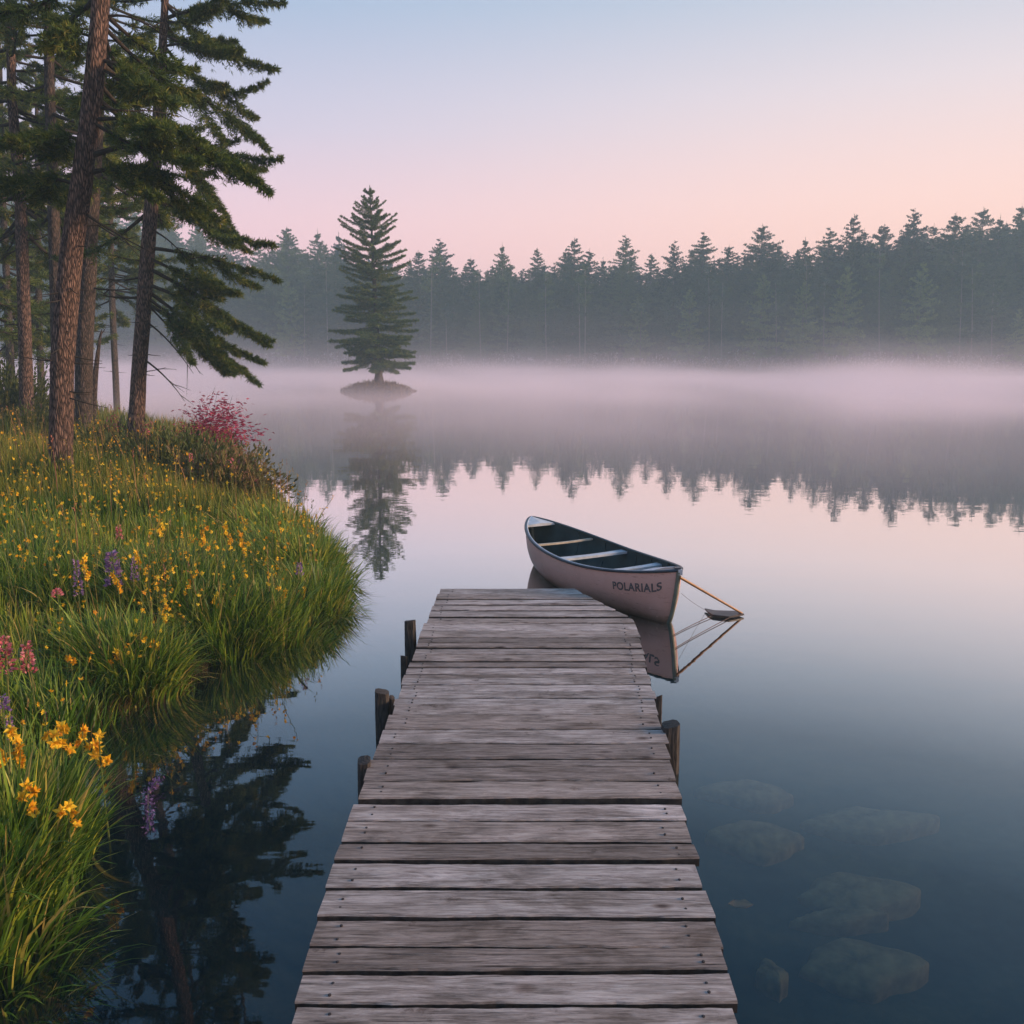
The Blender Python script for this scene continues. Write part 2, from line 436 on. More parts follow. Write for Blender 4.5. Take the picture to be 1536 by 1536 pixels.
mrn = N(t, 'ShaderNodeMapRange'); mrn.inputs['From Min'].default_value = .3; mrn.inputs['From Max'].default_value = .7; mrn.inputs['To Min'].default_value = .15; mrn.inputs['To Max'].default_value = 1.85
lk(t, nz.outputs['Fac'], mrn.inputs['Value'])
dens = math2('MULTIPLY', math2('MULTIPLY', ex, mrr.outputs[0]), math2('MULTIPLY', mrn.outputs[0], .072))
tall = math2('POWER', 2.718, math2('DIVIDE', sp.outputs['Z'], -2.0))
farr = N(t, 'ShaderNodeMapRange', interpolation_type='SMOOTHSTEP'); farr.inputs['From Min'].default_value = 50; farr.inputs['From Max'].default_value = 100; lk(t, sp.outputs['Y'], farr.inputs['Value'])
dens = math2('ADD', dens, math2('MULTIPLY', math2('MULTIPLY', tall, farr.outputs[0]), math2('MULTIPLY', mrn.outputs[0], .016)))
pv = N(t, 'ShaderNodeVolumePrincipled'); pv.inputs['Color'].default_value = (1.0, .87, .95, 1); lk(t, dens, pv.inputs['Density'])
lk(t, pv.outputs[0], out.inputs['Volume'])
m.cycles.volume_step_rate = .35
MIST = tag(boxobj('mist', (-150, 7, .02), (150, 150, 7.5), m), 'pale lilac mist lying on the lake towards the far shore', kind='stuff')

# ------------------------------------------------------------------ conifer branches
def branch(gw, gl, P, r0, wsec, rng, nsec=26, K=9, nl=4, leafL=.07, leafW=.022, bare=.2, secwood=True, droop=.15, flat=.6, tb=0.0, sub=1):
    """P: polyline of the limb. gw wood, gl needles"""
    P = np.asarray(P, float); n = len(P)
    L = np.linalg.norm(np.diff(P, axis=0), axis=1).sum()
    if gw is not None:
        tube(gw, P, np.linspace(r0, r0 * .18, n), 5, .5, 0, cap=False)
    T, S, U = frame_of(P)
    t = np.linspace(bare, .995, nsec) + rng.normal(0, .3 / nsec, nsec); t = np.clip(t, 0, 1)
    f = t * (n - 1); i0 = np.clip(f.astype(int), 0, n - 2); fr = (f - i0)[:, None]
    lerp = lambda A: A[i0] * (1 - fr) + A[i0 + 1] * fr
    p, tt, ss, uu = lerp(P), lerp(T), lerp(S), lerp(U)
    tn = np.clip((t - bare) / (1 - bare), 0, 1)
    prof = np.minimum(1, tn * 4 + .25) * (1 - .88 * tn ** 1.1)
    p = np.repeat(p, 2, 0); tt = np.repeat(tt, 2, 0); ss = np.repeat(ss, 2, 0); uu = np.repeat(uu, 2, 0); prof = np.repeat(prof, 2)
    sg = np.tile([1, -1], nsec)
    m_ = len(p)
    roll = rng.normal(-.15, flat, m_)
    l = wsec * prof * rng.uniform(.6, 1.25, m_)
    d = unit(tt * rng.uniform(.5, 1.0, m_)[:, None] + ss * (sg * np.cos(roll))[:, None] * .85 + uu * np.sin(roll)[:, None] * .85)
    u = (np.arange(K) + .7) / K
    q = p[:, None] + d[:, None] * (l[:, None] * u)[..., None]
    q[..., 2] -= droop * l[:, None] * u ** 2
    q = q + rng.normal(0, .012, q.shape) * wsec * 2
    if secwood and gw is not None:
        a = p; b_ = q[:, -1]
        wd = np.cross(d, [0, 0, 1.0]); wd = unit(wd) * (r0 * .12 + .001)
        V = np.stack([a - wd, a + wd, b_], 1).reshape(-1, 3)
        gw.add(V, np.arange(m_ * 3).reshape(-1, 3), .4)
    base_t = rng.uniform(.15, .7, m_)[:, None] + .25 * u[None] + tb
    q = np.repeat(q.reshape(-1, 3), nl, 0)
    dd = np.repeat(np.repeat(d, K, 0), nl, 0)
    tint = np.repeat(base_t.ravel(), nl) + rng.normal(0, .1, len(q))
    dd = unit(dd * .75 + rng.normal(0, .55, dd.shape) + np.array([0, 0, .12]))
    sd_ = unit(np.cross(dd, rng.normal(0, 1, dd.shape)))
    sz = rng.uniform(.6, 1.3, len(q))
    leaves(gl, q, dd, sd_, leafL * sz, leafW * sz, np.clip(tint, 0, 1))

def trunk_geo(P, rad, sides=26, seed=0, flare=0.0):
    """tapered trunk with furrowed surface"""
    rng = np.random.default_rng(seed)
    g = Geo(); P = np.asarray(P, float)
    n = max(30, int(np.linalg.norm(P[-1] - P[0]) / .09))
    s = np.linspace(0, len(P) - 1, n); i = np.clip(s.astype(int), 0, len(P) - 2); f = (s - i)[:, None]
    # smooth
    Q = P[i] * (1 - f) + P[i + 1] * f
    for _ in range(12): Q[1:-1] = (Q[:-2] + Q[1:-1] * 2 + Q[2:]) / 4
    rr = np.interp(s, np.arange(len(P)), rad)
    zrel = np.linspace(0, 1, n)
    a = np.arange(sides) * 2 * math.pi / sides
    H = np.linalg.norm(P[-1] - P[0])
    fl = 1 + flare * np.exp(-zrel * H / .35)
    T, S, U = frame_of(Q)
    A, ZZ = np.meshgrid(a, zrel * H)
    lob = 1 + .035 * np.sin(A * 3 + seed) + .05 * vnoise(A * 4 / math.pi * 2, ZZ * 1.1 + seed, 1.0) + .03 * vnoise(A * 16 / math.pi, ZZ * 3.3 + seed * 3, 1.0)
    lob += (fl[:, None] - 1) * (1 + .6 * np.sin(A * 5 + seed))
    V = Q[:, None] + (rr[:, None] * lob)[..., None] * (np.cos(A)[..., None] * S[:, None] + np.sin(A)[..., None] * U[:, None])
    ii = np.arange(n - 1)[:, None] * sides; jj = np.arange(sides)[None]; j2 = (jj + 1) % sides
    g.add(V.reshape(-1, 3), np.stack([ii + jj, ii + j2, ii + sides + j2, ii + sides + jj], -1).reshape(-1, 4))
    g.add(np.vstack([V[-1], Q[-1][None]]), [[k, (k + 1) % sides, sides] for k in range(sides)])
    return g, Q

def big_pine(seed, pts_px, Yb, wpx, ztop, crown_from, cr_len, label, explicit=(), dens=1.0, nbr=60, bare_px=(), azc=None, mat=M_bark, name='pine_tree', leaf=1.0):
    """pts_px: trunk pixels bottom to top, widths wpx (px at those points)"""
    rng = np.random.default_rng(seed)
    # base on the ground
    b = onz(*pts_px[0], .6)
    if Yb is None:
        for _ in range(6): b = onz(*pts_px[0], gz(b[0], b[1]))
        Yb = b[1]
    P = [atY(x, y, Yb) for x, y in pts_px]
    P[0][2] = gz(P[0][0], Yb) - .25
    rad = [w_ * .88 / 2 / F * (Yb * cT) for w_ in wpx]
    d = unit(P[-1] - P[-2]); k = (ztop - P[-1][2]) / max(d[2], .3)
    if k > 0:
        P.append(P[-1] + np.array([d[0] * .6, 0, d[2]]) * k); rad.append(.02)
    root = empty(name, tuple(P[0])); tag(root, label, 'tree', 'conifers on the near bank')
    g, Q = trunk_geo(P, rad, seed=seed, flare=.35)
    g.build('trunk', mat, root, smooth=True)
    gw, gl = Geo(), Geo()
    H0, H1 = crown_from, Q[-1][2]
    for i in range(nbr):
        f = (i + rng.random()) / nbr
        z = H0 + (H1 - H0) * f ** 1.05
        j = int(np.argmin(abs(Q[:, 2] - z))); s = Q[j]
        az = rng.uniform(0, 2 * math.pi) if azc is None else rng.normal(azc[0], azc[1])
        Lb = cr_len * (1 - f) ** .6 * rng.uniform(.6, 1.1) + .25
        if math.cos(az) > .3 and s[0] > -8 and len(explicit) > 5: Lb *= .65
        if math.sin(az) < -.45 and z < 8.5: az = -az
        el = R(rng.uniform(-32, 0) * (1 - f) + 25 * f)
        dr = np.array([math.cos(az) * math.cos(el), math.sin(az) * math.cos(el), math.sin(el)])
        tip = s + dr * Lb + np.array([0, 0, .10 * Lb]); mid = s + dr * Lb * .55 + np.array([0, 0, -.12 * Lb])
        branch(gw, gl, bez(s, mid, tip, 10), .012 + .012 * Lb, .14 + .13 * Lb, rng, int((9 + 7.5 * Lb) * dens), 7, 5, .088 * leaf, .0145 * leaf, .25, flat=.4)
    for (a_, c_, e_, wd) in explicit:
        Yt = Yb + rng.uniform(-.5, .5)
        s = atY(*a_, Yb); mid = atY(*c_, (Yb + Yt) / 2); tip = atY(*e_, Yt)
        Lb = np.linalg.norm(tip - s)
        C = bez(s, mid, tip, 16); 
        branch(gw, gl, C, .014 + .010 * Lb, wd * .72, rng, int(16 + 13 * Lb), 9, 5, .082, .0125, .24, flat=.5, droop=.4)
        # side limbs that fill the fan
        for q_ in (.32, .55):
            c0 = C[int(q_ * 15)]; dv = unit(C[-1] - C[5])
            sgn = rng.choice([-1, 1])
            e2 = c0 + dv * Lb * (1 - q_) * .62 + np.array([0, sgn * Lb * .28, rng.uniform(-.18, .02) * Lb])
            m2_ = (c0 + e2) / 2 + np.array([0, 0, -.05 * Lb])
            branch(gw, gl, bez(c0, m2_, e2, 8), .010, wd * .58, rng, int(12 + 7 * Lb), 8, 5, .082, .0125, .1, flat=.45, droop=.3)
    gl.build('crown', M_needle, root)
    for (a_, c_, e_) in bare_px:
        s = atY(*a_, Yb); e = atY(*e_, Yb + rng.uniform(-.6, .4)); mid = atY(*c_, Yb)
        C = bez(s, mid, e, 10); tube(gw, C, np.linspace(.022, .004, 10), 5, cap=False)
        for q_ in (3, 5, 6, 8):
            e2 = C[q_] + unit(C[-1] - C[0]) * .3 + rng.normal(0, .15, 3)
            tube(gw, bez(C[q_], (C[q_] + e2) / 2 + rng.normal(0, .03, 3), e2, 5), np.linspace(.008, .002, 5), 4, cap=False)
    # dead snags low on the trunk
    for i in range(16):
        z = rng.uniform(.18, .6) * crown_from + .8; j = int(np.argmin(abs(Q[:, 2] - z))); az = rng.uniform(0, 2 * math.pi); Lb = rng.uniform(.15, .7)
        e = Q[j] + np.array([math.cos(az), math.sin(az), rng.uniform(-.3, .2)]) * Lb
        tube(gw, bez(Q[j], (Q[j] + e) / 2 + [0, 0, -.03], e, 5), np.linspace(.012, .003, 5), 4, cap=False)
    gw.build('limb', M_twig, root, smooth=True)
    return root

D_ex = [((243, 30), (320, 0), (425, 4), .42), ((243, 0), (310, 80), (415, 103), .5), ((242, 70), (300, 60), (352, 62), .4),
        ((240, 60), (320, 175), (398, 122), .45),
        ((238, 120), (330, 150), (404, 224), .5), ((236, 165), (310, 245), (420, 238), .52),
        ((233, 200), (300, 250), (350, 345), .35),
        ((229, 262), (310, 360), (409, 366), .5), ((226, 300), (290, 320), (352, 350), .42),
        ((222, 372), (300, 378), (418, 420), .42), ((220, 385), (290, 420), (360, 440), .36),
        ((218, 400), (300, 440), (404, 520), .45), ((217, 425), (290, 450), (408, 512), .4),
        ((214, 450), (290, 500), (388, 575), .42), ((213, 440), (280, 490), (350, 560), .36), ((214, 430), (300, 500), (397, 545), .34)]
big_pine(11, [(201, 686), (208, 560), (220, 400), (232, 240), (240, 130), (248, 0)], None, [30, 25, 23, 20, 15, 11], 11.5, 4.7, 2.0,
         'reddish conifer nearest the lake with long fan-like boughs reaching over the water', D_ex, nbr=42,
         bare_px=[((210, 535), (250, 560), (277, 602)), ((219, 414), (180, 425), (146, 416)), ((216, 446), (170, 450), (140, 438)), ((215, 480), (250, 500), (290, 560)), ((218, 455), (260, 490), (300, 560)), ((225, 345), (250, 350), (290, 400))])
M_ex = [((135, 235), (290, 175), (406, 288), .52), ((128, 260), (220, 235), (330, 330), .4), ((140, 180), (220, 170), (300, 210), .45), ((120, 280), (60, 250), (-20, 290), .5),
        ((150, 90), (210, 100), (260, 160), .35), ((138, 215), (80, 190), (0, 215), .5), ((125, 265), (190, 240), (250, 262), .45), ((148, 60), (90, 30), (60, 70), .4)]
big_pine(12, [(87, 722), (92, 560), (104, 400), (118, 300), (136, 170), (152, 0)], None, [40, 37, 36, 34, 30, 27], 14, 5.0, 2.3,
         'thick leaning trunk in front of the others, its bark pinkish grey', M_ex, nbr=60,
         bare_px=[((140, 160), (190, 170), (230, 165)), ((146, 100), (200, 130), (245, 150)), ((120, 315), (170, 350), (215, 372)), ((146, 30), (190, 10), (240, 50))])
big_pine(13, [(121, 662), (127, 500), (136, 330), (150, 100), (156, 0)], None, [29, 27, 25, 18, 16], 12.5, 5.6, 2.0,
         'conifer trunk close behind the thick leaning one, half hidden by it', nbr=48, dens=.9, bare_px=[((132, 430), (170, 440), (215, 430)), ((136, 330), (180, 360), (215, 378))], mat=M_bark_dark)
big_pine(14, [(88, 640), (84, 450), (80, 300), (74, 120), (72, 0)], 19.0, [22, 19, 18, 15, 13], 13, 5.2, 2.6,
         'slim straight conifer behind the leaning trunk, rising on its inland side', nbr=60, dens=.8, mat=M_bark_dark, leaf=1.15)
big_pine(15, [(39, 632), (36, 450), (31, 300), (18, 150), (15, 0)], 20.0, [22, 20, 18, 14, 12], 12.5, 4.9, 2.8,
         'conifer with orange-brown bark standing apart at the inland edge', nbr=70, dens=.8, mat=M_bark, leaf=1.15,
         bare_px=[((36, 370), (10, 380), (-10, 400)), ((38, 488), (15, 485), (-10, 490)), ((38, 360), (60, 362), (75, 350))])
big_pine(16, [(16, 600), (12, 450), (4, 300), (0, 100)], 29.0, [14, 12, 10, 7], 13, 2.6, 3.0, 'small dark conifer far back behind the orange-brown trunk, foliage almost to the ground', nbr=80, dens=.7, mat=M_bark_dark, leaf=1.6)
big_pine(17, [(-60, 620), (-60, 450), (-58, 300), (-55, 100)], 22.0, [18, 16, 14, 10], 13, 3.2, 3.0, 'dark conifer mostly beyond the picture edge, only its boughs reaching in', nbr=70, dens=.7, mat=M_bark_dark, leaf=1.4)
big_pine(18, [(172, 600), (168, 450), (165, 300), (160, 180)], 33.0, [11, 10, 9, 5], 10.2, 4.2, 2.6, 'slender misty conifer seen between the thick trunks and the lakeside one', nbr=60, dens=.7, mat=M_bark_dark, leaf=1.7)
big_pine(19, [(60, 600), (58, 450), (56, 300), (55, 150)], 31.0, [12, 10, 9, 5], 11.5, 3.4, 2.8, 'dusky conifer filling the gap between the inland trunks', nbr=60, dens=.7, mat=M_bark_dark, leaf=1.7)
# broken snag
rng = np.random.default_rng(3)
sb = onz(139, 650, .6)
P = [atY(x, y, sb[1]) for x, y in [(138, 655), (141, 600), (143, 560), (150, 505), (153, 494)]]
g, Q = trunk_geo(P, [.075, .065, .055, .03, .008], 14, 4)
for e_ in ((160, 490), (146, 520)):
    e = atY(*e_, sb[1] + .1); tube(g, bez(Q[-6], (Q[-6] + e) / 2, e, 5), np.linspace(.015, .003, 5), 5)
tag(g.build('dead_tree', M_bark_dark, smooth=True), 'thin broken grey snag between the thick trunks and the lakeside conifer', 'tree')

# ------------------------------------------------------------------ free standing conifers
def conifer(seed, H, Rm, whorls, nbr, mats, leafL, leafW, zlow=.1, K=6, nl=3, dens=1.0, gap=0.0, trunk_r=.16, power=.85, irregular=.15, secw=.22, low_droop=-16, top_up=38, flat=.28):
    rng = np.random.default_rng(seed)
    gt, gc = Geo(), Geo()
    n = 14; z = np.linspace(-.3, H * .985, n)
    P = np.stack([.012 * H * np.sin(z / H * 2 + seed), 0 * z, z], -1)
    r = trunk_r * (1 - z / H * .93); r[0] *= 1.9; r[1] *= 1.1
    tube(gt, P, r, 10, cap=True)
    for k in range(whorls):
        f = (k + rng.uniform(-.2, .2)) / (whorls - 1); f = max(f, 0)
        if f > .955: continue
        zz_ = H * (zlow + (1 - zlow) * f)
        Rl = Rm * (1 - math.exp(-(1 - f) / power)) / (1 - math.exp(-1 / power)) * (1 + rng.normal(0, irregular)) * min(1, (1 - f) / .14) ** .5 + .006 * H
        if f < .12: Rl *= .85
        nb = max(4, int(nbr * (1 - .45 * f)))
        a0 = rng.random() * 6.28
        for b in range(nb):
            az = a0 + b * 2 * math.pi / nb + rng.normal(0, .18)
            Lb = Rl * rng.uniform(.72, 1.12)
            el = R(low_droop + (top_up - low_droop) * f ** 1.2 + rng.normal(0, 5))
            s = np.array([.012 * H * math.sin(zz_ / H * 2 + seed), 0, zz_ + rng.normal(0, gap)])
            dr = np.array([math.cos(az) * math.cos(el), math.sin(az) * math.cos(el), math.sin(el)])
            tip = s + dr * Lb + np.array([0, 0, .09 * Lb]); mid = s + dr * Lb * .5 + np.array([0, 0, -.03 * Lb])
            branch(gt, gc, bez(s, mid, tip, 6), trunk_r * .12 + .004 * Lb, secw * Lb + .012 * Rm, rng, max(4, int(dens * (3 + 4.2 * Lb / leafL * .25))), K, nl, leafL * (1 - .5 * f), leafW * (1 - .45 * f), .1, secwood=False, flat=flat, droop=.1)
    # leader
    leaves(gc, np.tile([.012 * H * math.sin(2 + seed), 0, H * .965], (30, 1)) + rng.uniform(-1, .15, (30, 3)) * [.003 * H, .003 * H, .08 * H] + [.0015 * H, .0015 * H, .015 * H], unit(rng.normal(0, .6, (30, 3)) + [0, 0, .8]), unit(rng.normal(0, 1, (30, 3))), leafL * .55, leafW * .5, .5)
    return gt.mesh('trunk', mats[0], True), gc.mesh('crown', mats[1])

# islet and its tree
ib = onz(566, 587, 0.0)
iz = .42
itop = atY(566, 273, ib[1])
root = empty('fir_tree', (ib[0], ib[1], iz)); tag(root, 'lone symmetrical conifer standing on the tiny islet', 'tree')
Hh = itop[2] - iz
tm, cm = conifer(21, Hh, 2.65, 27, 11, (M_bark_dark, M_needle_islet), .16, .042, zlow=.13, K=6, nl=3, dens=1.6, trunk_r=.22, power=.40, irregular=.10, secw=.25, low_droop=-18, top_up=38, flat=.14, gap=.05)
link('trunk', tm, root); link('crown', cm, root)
# roots flare + islet
g = Geo(); rng = np.random.default_rng(9)
na, nr = 64, 14
Vv = []
for i in range(nr):
    rr = i / (nr - 1)
    for j in range(na):
        a = j / na * 6.283
        w_ = 1 + .14 * math.sin(a * 3 + 1) + .1 * math.sin(a * 7) + rng.normal(0, .02)
        z = .46 * (1 - rr ** 2.2) - .12 * rr + rng.normal(0, .035)
        Vv.append([2.25 * rr * w_ * math.cos(a), 1.3 * rr * w_ * math.sin(a), z])
ii = np.arange(nr - 1)[:, None] * na; jj = np.arange(na)[None]; j2 = (jj + 1) % na
g.add(Vv, np.stack([ii + jj, ii + j2, ii + na + j2, ii + na + jj], -1).reshape(-1, 4))
M_islet = plain('islet_soil', (.10, .07, .06), .95, .1, 4, .5, .6)
io = empty('islet', (ib[0], ib[1], 0)); tag(io, 'low brown rocky islet under the lone conifer', 'islet')
o = g.build('mound', M_islet); o.parent = io
g = Geo()
for i in range(60):
    a = rng.uniform(0, 6.28); rr = math.sqrt(rng.uniform(.1, .95)); s_ = rng.uniform(.08, .32)
    c = np.array([2.15 * rr * math.cos(a), 1.25 * rr * math.sin(a), .38 * (1 - rr ** 2.2)])
    V = unit(rng.normal(0, 1, (8, 3))) * s_ * rng.uniform(.7, 1.1, (8, 1)) * [1.2, 1, .8]
    V = np.array([[x, y, z] for x in (-1, 1) for y in (-1, 1) for z in (-1, 1)]) * s_ * .6 + V * .45
    g.add(V + c, [[0, 1, 3, 2], [4, 6, 7, 5], [0, 4, 5, 1], [2, 3, 7, 6], [0, 2, 6, 4], [1, 5, 7, 3]])
o = g.build('rubble', M_islet); o['kind'] = 'stuff'; o.parent = io
g = Geo()
n = 1100; a = rng.uniform(0, 6.28, n); rr = np.sqrt(rng.uniform(0, 1, n))
Pp = np.stack([2.2 * rr * np.cos(a), 1.25 * rr * np.sin(a), .4 * (1 - rr ** 2.2)], -1)
leaves(g, Pp, unit(rng.normal(0, .6, (n, 3)) + [0, 0, .9]), unit(rng.normal(0, 1, (n, 3))), rng.uniform(.15, .6, n) * (1 - .4 * rr), .07, rng.random(n))
o = g.build('dry_growth', M_dry); o['kind'] = 'stuff'; o.parent = io

# far forest prototypes (unit size about 18 m)
PR = []
for s in range(6):
    tm, cm = conifer(100 + s, 18, 3.6 + .4 * (s % 3), 30 + 2 * (s % 2), 9, (M_far_trunk, M_needle_far), .36, .12, zlow=.16 + .05 * (s % 3), K=4, nl=2, dens=1.2, trunk_r=.2, power=.55 + .2 * (s % 3), irregular=.2, secw=.2, gap=.15, low_droop=-12, top_up=16)
    PR.append((tm, cm))
PG = []
for s in range(3):
    tm, cm = conifer(200 + s, 12, 2.9, 16, 8, (M_far_trunk, M_needle_green), .42, .13, zlow=.2, K=4, nl=2, dens=1.0, trunk_r=.16, power=.8, irregular=.15, secw=.22, gap=.15)
    PG.append((tm, cm))
skyline = [(-40, 250), (8, 262), (52, 268), (98, 278), (146, 284), (196, 300), (246, 305), (296, 325), (344, 352), (386, 360), (430, 337), (476, 341), (507, 346),
           (628, 373), (662, 357), (706, 384), (752, 362), (806, 369), (860, 354), (884, 372), (940, 351), (979, 378), (1010, 360), (1058, 347), (1094, 365),
           (1145, 333), (1210, 352), (1248, 340), (1280, 318), (1326, 333), (1375, 311), (1435, 316), (1477, 308), (1503, 319), (1534, 304), (1580, 300), (1625, 315)]
ORD = ['first', 'second', 'third', 'fourth', 'fifth', 'sixth', 'seventh', 'eighth', 'ninth', 'tenth', 'eleventh', 'twelfth', 'thirteenth', 'fourteenth', 'fifteenth', 'sixteenth',
       'seventeenth', 'eighteenth', 'nineteenth', 'twentieth', 'twenty-first', 'twenty-second', 'twenty-third', 'twenty-fourth']
rng = np.random.default_rng(77)
left = [s for s in skyline if s[0] < 566][::-1]; right = [s for s in skyline if s[0] > 566]
def far_tree(protos, px, top, Yf, H0, k, label, name='conifer', sxy=1.0):
    off = Yf - 104
    for _ in range(6): Yf = float(far_shore(np.array([(px - 768) / F * Yf]))[0]) + off
    tip = atY(px, top, Yf); z0 = gz(tip[0], Yf) - .1
    s = (tip[2] - z0) / H0
    o = empty(name, (tip[0], Yf, z0), rng.uniform(0, 6.28)); o.scale = (s * sxy, s * sxy, s)
    tag(o, label, 'tree', 'conifers along the far shore')
    tm, cm = protos[k % len(protos)]
    link('trunk', tm, o); link('crown', cm, o)
    return o
for side, lst in (('left', left), ('right', right)):
    for i, (px, top) in enumerate(lst):
        lab = f'hazy dark far-shore conifer, {ORD[i]} skyline tip {side} of the islet tree'
        far_tree(PR, px, top, 114 + rng.uniform(-3, 5), 18, rng.integers(0, 6), lab, sxy=rng.uniform(.9, 1.25))
sx_, sy_ = zip(*sorted(skyline))
k = 0
for row, (Yr, drop, step) in enumerate([(111, 52, 21), (119, 26, 17), (126, 34, 19), (134, 38, 22)]):
    for px in np.arange(-90 + row * 7, 1660, step):
        x_ = px + rng.uniform(-7, 7); top = np.interp(x_, sx_, sy_)
        # dips between the tips
        near = min(abs(x_ - s) for s in sx_)
        top += drop + rng.uniform(-12, 22) - (4 if near < 9 else 0)
        if top < np.interp(x_, sx_, sy_) + 12: top = np.interp(x_, sx_, sy_) + 12
        far_tree(PR, x_, top, Yr + rng.uniform(-2.5, 2.5), 18, rng.integers(0, 6), 'hazy conifer packed into the dark forest wall below the skyline tips', sxy=rng.uniform(.8, 1.15)); k += 1
for px, top, lb in [(958, 440, 'pale green young fir on the far shore above the dock end'), (1036, 430, 'pale green young fir on the far shore, next after the one above the dock'),
                (1145, 408, 'pale green young fir directly under the tallest mid-lake skyline tip'), (1208, 418, 'slim pale green fir third from the right frame edge along the shore'),
                (1272, 398, 'broad pale green fir second from the right frame edge along the shore'), (1386, 392, 'broadest pale green fir with visible grey trunk near the right frame edge'),
                (1530, 462, 'pale green fir cut by the right frame edge'), (432, 420, 'misty pale green fir beside the boughs of the lakeside conifer')]:
    far_tree(PG, px, top, 107.5 + rng.uniform(-1, 1), 12, rng.integers(0, 3), lb, 'young_fir', sxy=.95)
# slender pale stems
def slender(px, ytop, ybot, k, lab):
    Yf = 106.4
    for _ in range(6): Yf = float(far_shore(np.array([(px - 768) / F * Yf]))[0]) + 2.4 + (k % 3) * .5
    b = atY(px, ybot, Yf); top = atY(px + rng.uniform(-4, 4), ytop, Yf); z0 = gz(b[0], Yf) - .1
    b = np.array([b[0], Yf, z0])
    root = empty('slender_tree', tuple(b)); tag(root, lab, 'tree', 'pale bare stems on the far shore')
    g = Geo(); H = top[2] - z0; rr = rng.normal(0, .15, 3)
    C = bez(b, (b + top) / 2 + rr * [1, 0, 0], top + [0, 0, 2.0], 14); tube(g, C, np.linspace(.085, .03, 14), 6)
    g.build('trunk', M_pale_trunk, root, smooth=True)
    gc = Geo()
    for q in range(9):
        c = C[9 + q % 5]; az = rng.uniform(0, 6.28); e = c + np.array([math.cos(az), math.sin(az), rng.uniform(-.1, .5)]) * rng.uniform(.7, 1.5)
        branch(None, gc, bez(c, (c + e) / 2, e, 5), .02, .5, rng, 6, 4, 2, .36, .12, .1, secwood=False)
    gc.build('crown', M_needle_far, root)
for k, (px, yt, yb) in enumerate([(437, 470, 540), (456, 450, 540), (492, 412, 545), (645, 400, 440), (669, 480, 545), (722, 440, 545), (760, 450, 546), (821, 440, 545), (870, 450, 540), (877, 430, 545), (961, 470, 540),
                                  (1063, 430, 548), (1083, 450, 545), (1165, 450, 545), (1208, 420, 545), (1237, 450, 530), (1322, 395, 528), (1440, 402, 525), (1458, 430, 515), (1490, 450, 532)]):
    slender(px, yt, max(yb, 530), k, f'thin pale bare stem on the far shore, {ORD[k]} counted from the near pines')
# scrub at the water's edge
g = Geo(); n = 30000
xx = rng.uniform(-120, 100, n); yy = far_shore(xx) + rng.uniform(.2, 7, n) ** 1.0
hh = (1.3 + .9 * vnoise(xx, yy * 0, .35) + .5 * vnoise(xx, yy, .9)) * np.clip((yy - far_shore(xx)) / 3 + .35, .35, 1.2)
xb = rng.uniform(-130, 110, 42000); yb = far_shore(xb) + rng.uniform(6, 34, 42000); hb = (2.6 + 1.4 * vnoise(xb, yb, .22)) * rng.uniform(.7, 1.1, 42000)
xx = np.concatenate([xx, xb]); yy = np.concatenate([yy, yb]); hh = np.concatenate([hh, hb]); n = len(xx)
zz_ = ground_z(xx, yy) + rng.uniform(0, 1, n) * np.maximum(hh, .3)
leaves(g, np.stack([xx, yy, zz_], -1), unit(rng.normal(0, .7, (n, 3)) + [0, 0, .4]), unit(rng.normal(0, 1, (n, 3))), rng.uniform(.25, .6, n), .16, rng.random(n))
M_scrub = tinted('scrub_leaves', [(0, (.045, .05, .028)), (.6, (.085, .075, .04)), (1, (.13, .10, .06))], .8, .1, .15)
tag(g.build('undergrowth', M_scrub), 'brownish green scrub along the far water edge', kind='stuff')

